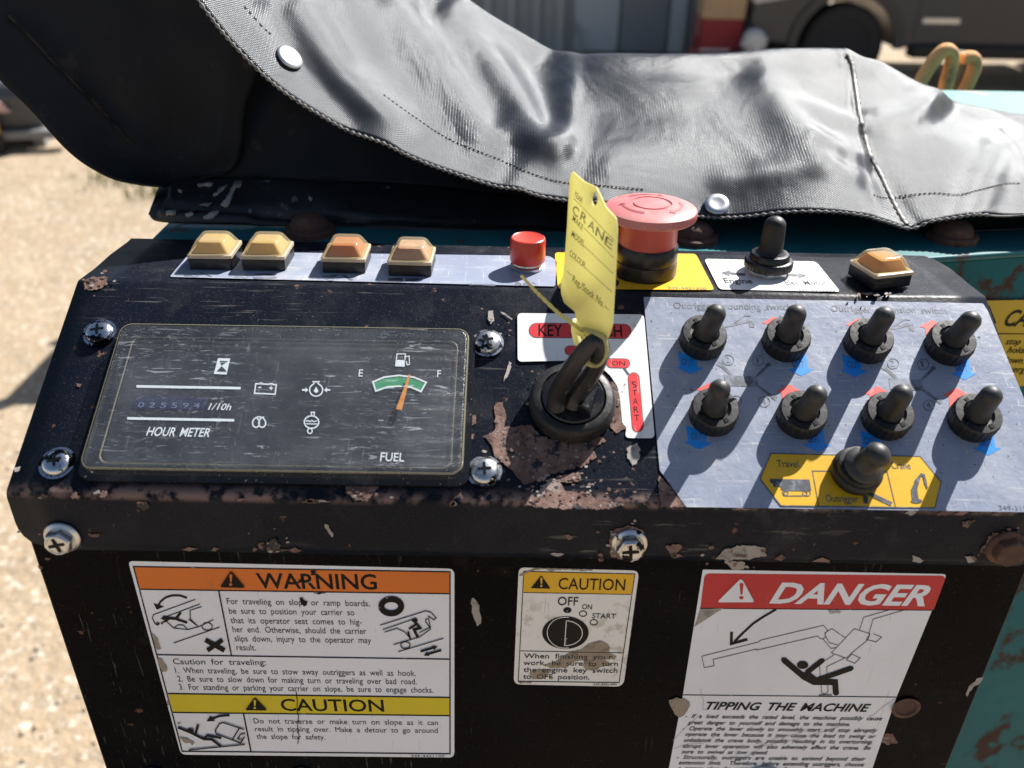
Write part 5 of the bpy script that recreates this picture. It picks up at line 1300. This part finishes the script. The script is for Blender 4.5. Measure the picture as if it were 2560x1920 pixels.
# ================================================================== ground and yard
def ground_mat():
    m = mat('sandy_ground', (.355, .27, .178), .95, layers=(D(.5, .4, .7, (.30, .23, .15), detail=6), D(3, .5, .75, (.39, .31, .215), detail=8), D(16, .58, .72, (.32, .26, .19), detail=6), D(34, .54, .66, (.54, .49, .41), detail=5), D(48, .57, .66, (.44, .30, .18), detail=5, fac=.7), D(40, .58, .68, (.22, .195, .165), detail=6, fac=.8), D(1.1, .66, .74, (.20, .20, .10), detail=8, fac=.5)),
            bumps=((4, .03, (1, 1, 1)), (40, .008, (1, 1, 1)), (120, .004, (1, 1, 1))))
    return m
gm = MB()
N = 90; ex = [(-1 + 2 * i / N) for i in range(N + 1)]
sg = lambda t: 14 * t + 286 * t ** 5
gm.add([V((sg(a), sg(b) + 4, .012 * noise.noise(V((sg(a) * .9, sg(b) * .9, 0))) + .006 * noise.noise(V((sg(a) * 4, sg(b) * 4, 3))))) for b in ex for a in ex], [(j * (N + 1) + i, j * (N + 1) + i + 1, (j + 1) * (N + 1) + i + 1, (j + 1) * (N + 1) + i) for j in range(N) for i in range(N)])
g = gm.build('ground', ground_mat(), None, smooth=180); g['kind'] = 'structure'
rnd = random.Random(21)
pb = MB()
for k in range(1000):                       # loose gravel beside the machine
    x, y = rnd.uniform(-2.6, -.35), rnd.uniform(.1, 3.2)
    r = rnd.uniform(.003, .008)
    M = Matrix.Translation((x, y, r * .35)) @ Matrix.Rotation(rnd.uniform(0, 6), 4, 'Z')
    a = [V((r * rnd.uniform(.7, 1.2) * math.cos(t * 1.047), r * rnd.uniform(.6, 1) * math.sin(t * 1.047), 0)) for t in range(6)]
    vs = [M @ p for p in a] + [M @ V((p.x * .55, p.y * .55, r * rnd.uniform(.5, .8))) for p in a]
    pb.add(vs, [(6, 7, 8, 9, 10, 11)] + [(i, (i + 1) % 6, 6 + (i + 1) % 6, 6 + i) for i in range(6)], k % 3)
p_ = pb.build('gravel', [mat('gravel_pale', (.46, .40, .31), .9), mat('gravel_grey', (.38, .35, .31), .9), mat('gravel_tan', (.40, .30, .20), .9)], None, smooth=0); p_['kind'] = 'stuff'
gb = MB()
for cx, cy, n, s in ((-2.45, 5.5, 130, .14), (-2.15, 5.2, 70, .10), (-1.75, 4.0, 40, .06)):
    for k in range(n):
        x, y = rnd.gauss(cx, s), rnd.gauss(cy, s * .6); hh = rnd.uniform(.03, .10); a = rnd.uniform(0, 6.3); l = rnd.uniform(.01, .05)
        d = V((math.cos(a), math.sin(a), 0)); p = V((x, y, 0)); q = V((-d.y, d.x, 0)) * .006
        gb.add([p - q, p + q, p + d * l * .5 + V((0, 0, hh * .7)) + q * .5, p + d * l + V((0, 0, hh))], [(0, 1, 2, 3)])
o = gb.build('grass', mat('dry_grass', (.16, .17, .06), .9), None, smooth=0); o['kind'] = 'stuff'

# shed with upright ribbed cladding
YW = 10.6
sh = root('metal_shed', (-1., YW, 0), 'grey ribbed metal shed wall across the yard', 'shed')
prof_ = []
x = -7.; rnd = random.Random(5)
while x < 3.2:
    for dx, dy in ((0, 0), (.11, 0), (.13, .09), (.22, .09), (.24, 0)): prof_.append((x + dx, YW - dy))
    x += .27
cw = MB(); n = len(prof_)
cw.add([V((a, b, z)) for z in (0, 2.7) for a, b in prof_], [(i, i + 1, n + i + 1, n + i) for i in range(n - 1)])
GSH = mat('grey_cladding', (.42, .41, .39), .45, layers=(D(3, .5, .7, (.34, .335, .32), detail=5, st=(1, 1, .2)), D(1.2, .6, .7, (.5, .5, .49), detail=5)))
cw.build('cladding', GSH, sh, smooth=20)
ps_ = MB(); box(ps_, (.62, YW - .13, .02), (1.12, YW - .095, 2.6)); ps_.build('patch_panel', mat('pale_cladding', (.5, .505, .5), .5, layers=(D(2, .5, .7, (.27, .275, .27), detail=5),)), sh, bevel=.01)
ps_ = MB(); box(ps_, (1.14, YW - .135, .02), (1.66, YW - .095, 2.6)); ps_.build('door', mat('blue_grey_door', (.24, .25, .26), .45), sh, bevel=.01)
ps_ = MB(); box(ps_, (1.68, YW - .14, .02), (1.86, YW - .095, 2.6)); ps_.build('corner_post', mat('post_grey', (.5, .51, .51), .5), sh, bevel=.01)
rfm = MB(); rfm.add([V((-7.2, YW - .25, 2.66)), V((3.4, YW - .25, 2.66)), V((3.4, YW + 4, 3.5)), V((-7.2, YW + 4, 3.5)), V((-7.2, YW - .25, 2.72)), V((3.4, YW - .25, 2.72)), V((3.4, YW + 4, 3.56)), V((-7.2, YW + 4, 3.56))], [(3, 2, 1, 0), (4, 5, 6, 7), (0, 1, 5, 4), (1, 2, 6, 5), (2, 3, 7, 6), (3, 0, 4, 7)])
rfm.build('roof', GSH, sh)
sw = MB(); box(sw, (3.16, YW + .0, 0), (3.2, YW + 4, 2.75)); box(sw, (-7., YW, 0), (-6.96, YW + 4, 2.75)); sw.build('side_wall', GSH, sh)

# cartons, wrapped goods
def at_ground(u, dist):                     # ground point below photo column u at distance dist
    r = ray(u, 60); return V((r.x / r.y * dist, dist, 0))
CARD = mat('cardboard', (.42, .29, .17), .85, layers=(D(8, .5, .7, (.36, .24, .14), detail=5),))
def carton(name, c, sx, sy, z0, z1, m, label, rot, band=None):
    M = Matrix.Translation((c.x, c.y, z0)) @ Matrix.Rotation(rot, 4, 'Z')
    b = MB(); box(b, (-sx / 2, -sy / 2, 0), (sx / 2, sy / 2, z1 - z0), M)
    r_ = root(name, (c.x, c.y, z0), label, 'box', 'cartons stacked by the shed')
    b.build('carton_body', m, r_, bevel=.006)
    t_ = MB(); box(t_, (-sx / 2 - .002, -.03, z1 - z0 - .16), (sx / 2 + .002, .03, z1 - z0 + .003), M)
    t_.build('packing_tape', mat('packing_tape', (.46, .36, .24), .25), r_)
    if band:
        q = MB()
        for za, zb, mm in band: box(q, (-sx / 2 - .003, -sy / 2 - .003, za), (sx / 2 - sx * .25, -sy / 2 + .01, zb), M, mm)
        q.build('printed_panel', [mat('carton_red', (.25, .022, .026), .6), mat('carton_white', (.55, .53, .55), .6)], r_)
    return r_
c1 = at_ground(1792, 8.9)
carton('cardboard_box', c1 + V((.02, .02, 0)), .42, .42, 0, .30, mat('red_carton', (.34, .045, .05), .7), 'red and white printed carton, lower of the stack by the shed', .06, [(.14, .17, 1), (.02, .10, 1)])
carton('cardboard_box', c1 + V((.02, .04, 0)), .38, .38, .301, .60, mat('red_carton_upper', (.24, .022, .028), .7), 'deep red carton in the middle of the stack by the shed', .02, [(.02, .04, 1)])
carton('cardboard_box', c1 + V((.03, .03, 0)), .39, .36, .602, 1.10, CARD, 'plain brown cardboard box on top of the red cartons', -.03)
def lumpy(name, c, rx, ry, rz, m, label, cat, seed):
    bm = bmesh.new(); bmesh.ops.create_icosphere(bm, subdivisions=4, radius=1)
    mb = MB(); vs = []
    for v in bm.verts:
        k = 1 + .28 * noise.noise(v.co * 2.2 + V((seed, 0, 0))) + .14 * noise.noise(v.co * 6 + V((seed, 2, 0)))
        vs.append(V((v.co.x * rx * k, v.co.y * ry * k, max(0, rz + v.co.z * rz * k))) + c)
    fs = [tuple(v.index for v in f.verts) for f in bm.faces]; bm.free()
    mb.add(vs, fs); return tag(mb.build(name, m, None, smooth=50), label, cat)
FILM = mat('white_film', (.55, .55, .54), .2)
lumpy('plastic_bag', c1 + V((.30, -.30, .32)), .11, .10, .11, FILM, 'bright white plastic bag in front of the carton stack', 'bag', 3)
fs_ = MB(); box(fs_, (c1.x + .12, c1.y - .45, 0), (c1.x + .50, c1.y - .2, .33)); 
tag(fs_.build('crate', mat('dark_crate', (.06, .05, .045), .7), None, bevel=.01), 'dark low crate carrying the white plastic bag', 'crate')
c2 = at_ground(1690, 8.2)
lumpy('wrapped_bundle', c2, .30, .18, .16, mat('shrink_film', (.34, .35, .35), .10, bumps=((14, .05, (1, 1, 1)),)), 'low bundle in shiny grey shrink film, left of the cartons', 'bundle', 8)
c3 = at_ground(1965, 8.9)
lumpy('rubble_pile', c3, .30, .22, .16, mat('rubble', (.36, .28, .19), .95, bumps=((20, .04, (1, 1, 1)),)), 'small tan heap of rubble beside the pickup bumper', 'rubble', 12)

# pickup truck parked side-on, nose to the left
wz = .375
wc = ray(2104, 117); wc = CAM + wc * ((CZ - wz) / -wc.z)
PK = root('pickup_truck', (wc.x + 1.5, wc.y + .85, 0), 'dark grey four door pickup parked side-on at the upper right', 'pickup')
L0, y0, W_ = wc.x, wc.y - .06, 1.86
CARP = mat('dark_grey_car_paint', (.034, .038, .045), .34, coat=.2, layers=(D(2, .45, .7, (.045, .048, .053), rough=.45, detail=5),))
TRIM = mat('black_trim', (.012, .012, .013), .5)
GLS = mat('tinted_glass', (.01, .012, .014), .05)
def archpts(cx, r, n=12): return [(cx + r * math.cos(math.pi * (1 - k / n)), wz + r * math.sin(math.pi * (1 - k / n))) for k in range(n + 1)]
WB = 3.1
side = [(-.86, .42), (-.90, .62), (-.86, .92), (-.55, 1.04), (.62, 1.12), (1.05, 1.62), (1.35, 1.76), (2.55, 1.78), (2.78, 1.70), (2.95, 1.16), (4.30, 1.14), (4.34, .60), (4.20, .46)] + [(p[0] + 0, p[1]) for p in reversed(archpts(WB, .47))] + [(2.3, .40), (.8, .40)] + [(p[0], p[1]) for p in reversed(archpts(0, .47))]
MX = Matrix(((1, 0, 0, L0), (0, 0, 1, y0), (0, 1, 0, 0), (0, 0, 0, 1)))
bd = MB(); prism(bd, side, .0, W_, MX); bd.build('body', CARP, PK, bevel=.03, bseg=3)
ARCHM = mat('grey_arch_trim', (.06, .058, .055), .6)
for cx in (0, WB):
    fl_ = MB()
    o_ = [V((p[0], p[1], -.03)) for p in archpts(cx, .54, 20)]; i_ = [V((p[0], p[1], -.03)) for p in archpts(cx, .455, 20)]
    n = len(o_); q = [MX @ p for p in o_ + i_] + [MX @ (p + V((0, 0, .06))) for p in o_ + i_]
    fl_.add(q, [f for i in range(n - 1) for f in ((i, i + 1, n + i + 1, n + i), (2 * n + i, 2 * n + i + 1, i + 1, i), (n + i, n + i + 1, 3 * n + i + 1, 3 * n + i))])
    fl_.build('wheel_arch_trim', ARCHM, PK, smooth=40)
sl = MB(); box(sl, (L0 + .62, y0 - .06, .30), (L0 + 2.5, y0 + .12, .42)); sl.build('side_step', TRIM, PK, bevel=.02)
bp = MB(); box(bp, (L0 - .96, y0 + .05, .36), (L0 - .55, y0 + W_ - .05, .62)); bp.build('bumper', TRIM, PK, bevel=.06, bseg=3)
for zz in (-.004, W_ - .026):
    wi = MB()
    for poly in ([(.82, 1.16), (1.14, 1.58), (1.38, 1.68), (1.74, 1.69), (1.74, 1.17)], [(1.82, 1.17), (1.82, 1.69), (2.5, 1.69), (2.66, 1.62), (2.78, 1.18)]): prism(wi, poly, zz, zz + .03, MX)
    wi.build('window', GLS, PK)
for xd in (.62, 1.78, 2.84):
    q = MB(); prism(q, [(xd, .46), (xd + .008, .46), (xd + .008, 1.12), (xd, 1.12)], -.003, .02, MX); q.build('door_seam', TRIM, PK)
for xd in (1.55, 2.62):
    q = MB(); prism(q, [(xd, 1.0), (xd + .2, 1.0), (xd + .2, 1.035), (xd, 1.035)], -.03, .01, MX); q.build('door_handle', CARP, PK, bevel=.008)
q = MB(); prism(q, [(.68, .60), (1.02, .60), (1.02, .645), (.68, .645)], -.006, .01, MX); q.build('side_badge', ZINC, PK, bevel=.003)
q = MB(); prism(q, [(.72, 1.12), (.95, 1.12), (.92, 1.30), (.74, 1.30)], -.20, -.06, MX); q.build('wing_mirror', TRIM, PK, bevel=.02)
q = MB(); prism(q, [(-.885, .74), (-.87, .90), (-.5, .96), (-.55, .80)], -.006, .2, MX); q.build('headlight', mat('headlight', (.5, .5, .52), .12), PK, bevel=.01)
TYRE = mat('tyre', (.024, .024, .025), .8, bumps=((60, .002, (1, 1, 1)),))
for cx in (0, WB):
    for yy in (y0 + .02, y0 + W_ - .27):
        Mw = Matrix.Translation((L0 + cx, yy + .25, wz)) @ Matrix.Rotation(math.radians(90), 4, 'X')
        tw = MB(); lathe(tw, [(.22, .0), (.34, .0), (.375, .03), (.375, .22), (.345, .25), (.245, .252), (.235, .24)], 48, Mw)
        T_ = tw.build('wheel', TYRE, PK, smooth=40)
        rw = MB(); lathe(rw, [(.235, .20), (.23, .235), (.20, .22), (.16, .205), (.06, .21), (.05, .235), (.0001, .236)], 36, Mw)
        for k in range(6):
            a = k * math.pi / 3
            box(rw, (.05, -.022, .212), (.225, .022, .236), Mw @ Matrix.Rotation(a, 4, 'Z'))
        rw.build('rim', mat('dark_rim', (.11, .11, .115), .35, .6), T_, smooth=40)

# tan sling standing on the machine
HOODP = V((0, 0, CZ - .155))
sl_pts = lambda L_, Y_: catmull([atY(*TX(x, y), Y_) for x, y in L_], 8)
SLM = mat('tan_webbing', (.78, .40, .15), .85, layers=(D(60, .5, .7, (.34, .22, .11), detail=5),), bumps=((300, .0006, (1, 1, 1)),))
sg_ = root('lifting_sling', atY(*TX(1690, 600), .80), 'tan webbing sling with two upright loops standing behind the cover', 'sling')
q = MB(); tube(q, sl_pts([(1500, 620), (1560, 500), (1640, 380), (1710, 318), (1752, 350), (1740, 440), (1712, 540), (1696, 640)], .86), .0100, 12, flat=.55); q.build('near_loop', SLM, sg_, smooth=60)
q = MB(); tube(q, sl_pts([(1812, 378), (1862, 362), (1894, 380), (1890, 450), (1850, 540), (1806, 620)], .865), .0095, 12, flat=.55); q.build('far_loop', SLM, sg_, smooth=60)
q = MB(); tube(q, sl_pts([(1790, 340), (1800, 400), (1780, 500), (1745, 620)], .885), .0110, 12, flat=.55); q.build('grey_core', mat('grey_green_strap', (.15, .15, .13), .8), sg_, smooth=60)

# things at the far left
gx = at_ground(30, 6.4); r_ = ray(30, 330); 
def gpt(u, v): return GROUND.P(u, v)
p0 = gpt(45, 372)
TR_ = root('site_machine', p0, 'dark grey site machine with pale lid, blurred at the left edge', 'machine')
M = Matrix.Translation(p0) @ Matrix.Rotation(.25, 4, 'Z')
q = MB(); frustum(q, [[(-.75, -.02, .14), (.20, -.02, .14), (.20, .7, .14), (-.75, .7, .14)], [(-.75, -.05, .36), (.24, -.05, .36), (.24, .7, .36), (-.75, .7, .36)], [(-.75, .0, .44), (.14, .0, .44), (.14, .7, .44), (-.75, .7, .44)]], M); q.build('housing', mat('machine_grey', (.06, .065, .075), .4), TR_, bevel=.02)
q = MB(); frustum(q, [[(-.75, .0, .441), (.15, .0, .441), (.15, .7, .441), (-.75, .7, .441)], [(-.75, .12, .54), (.05, .12, .54), (.05, .6, .54), (-.75, .6, .54)]], M); q.build('lid', mat('machine_lid', (.30, .34, .40), .35), TR_, bevel=.02)
q = MB(); box(q, (-.78, -.09, .08), (.38, .02, .14), M); box(q, (-.7, .02, 0), (-.62, .6, .08), M); box(q, (.1, .02, 0), (.18, .6, .08), M); q.build('skid_frame', mat('machine_skid', (.20, .20, .20), .5), TR_, bevel=.01)
q = MB(); prism(q, [(-.14, .30), (.02, .30), (-.05, .38)], 0, .012, M @ Matrix.Translation((.02, -.068, -.03)) @ Matrix.Rotation(math.radians(90), 4, 'X')); q.build('reflector', mat('reflector', (.5, .36, .36), .4), TR_)
p1 = gpt(-12, 385)
YS = root('yellow_stand', p1, 'yellow steel stand with a black foot at the far left edge', 'stand')
M = Matrix.Translation(p1)
q = MB(); box(q, (-.12, -.03, .12), (.06, .05, .36), M); q.build('yellow_panel', mat('machine_yellow', (.62, .38, .02), .45), YS, bevel=.02)
q = MB(); box(q, (.02, -.02, 0), (.07, .03, .13), M); box(q, (-.1, -.02, 0), (-.05, .03, .13), M); q.build('foot', TRIM, YS, bevel=.008)
# far shrub
def shrub(name, c, r, n, label, seed):
    rnd = random.Random(seed); rt = root(name, c, label, 'shrub')
    b = MB()
    for k in range(n):
        d = V((rnd.gauss(0, 1), rnd.gauss(0, 1), rnd.gauss(0, 1))).normalized() * (rnd.random() ** .4)
        q = 1 + .4 * noise.noise(d * 2 + V((seed, 0, 0)))
        p = c + V((d.x * r * q, d.y * r * q, r * .85 + d.z * r * .8 * q)); s = rnd.uniform(.05, .12) * r
        a, e = V((rnd.gauss(0, 1), rnd.gauss(0, 1), rnd.gauss(0, 1))).normalized(), V((rnd.gauss(0, 1), rnd.gauss(0, 1), rnd.gauss(0, 1))).normalized()
        b.add([p - a * s, p - e * s * .4, p + a * s, p + e * s * .4], [(0, 1, 2, 3)], k % 2)
    b.build('crown', [mat('leaf_dark', (.045, .07, .03), .7), mat('leaf_light', (.09, .12, .05), .7)], rt, smooth=0)
    t = MB()
    for k in range(5):
        a = k * 1.26; tube(t, [c + V((0, 0, -.02)), c + V((.15 * r * math.cos(a), .15 * r * math.sin(a), r * .5)), c + V((.45 * r * math.cos(a), .45 * r * math.sin(a), r * 1.1))], lambda t_: .035 * r * (1.2 - t_), 6)
    t.build('trunk', mat('bark', (.10, .08, .06), .9), rt, smooth=60)
for i, (x, y, r, lb) in enumerate(((-8.6, 13.5, 1.6, 'large green shrub at the far left of the yard'),)):
    shrub('green_shrub', V((x, y, 0)), r, 2600, lb, 31 + i)

# unseen slatted crate, added to cast the shadow on the sand at the left
q = MB()
for k in range(8): box(q, (-1.13, 3.6, k * .138 + .005), (-.38, 4.1, k * .138 + .125))
for x in (-1.15, -.40):
    for y in (3.58, 4.08): box(q, (x, y, 0), (x + .06, y + .05, 1.12))
tag(q.build('shadow_crate', mat('grey_timber', (.22, .18, .13), .9, layers=(D(14, .5, .7, (.15, .12, .09), detail=6, st=(.2, 3, 3)),)), None, smooth=0), 'unseen slatted crate added behind the covered machine to cast a shadow', 'crate')
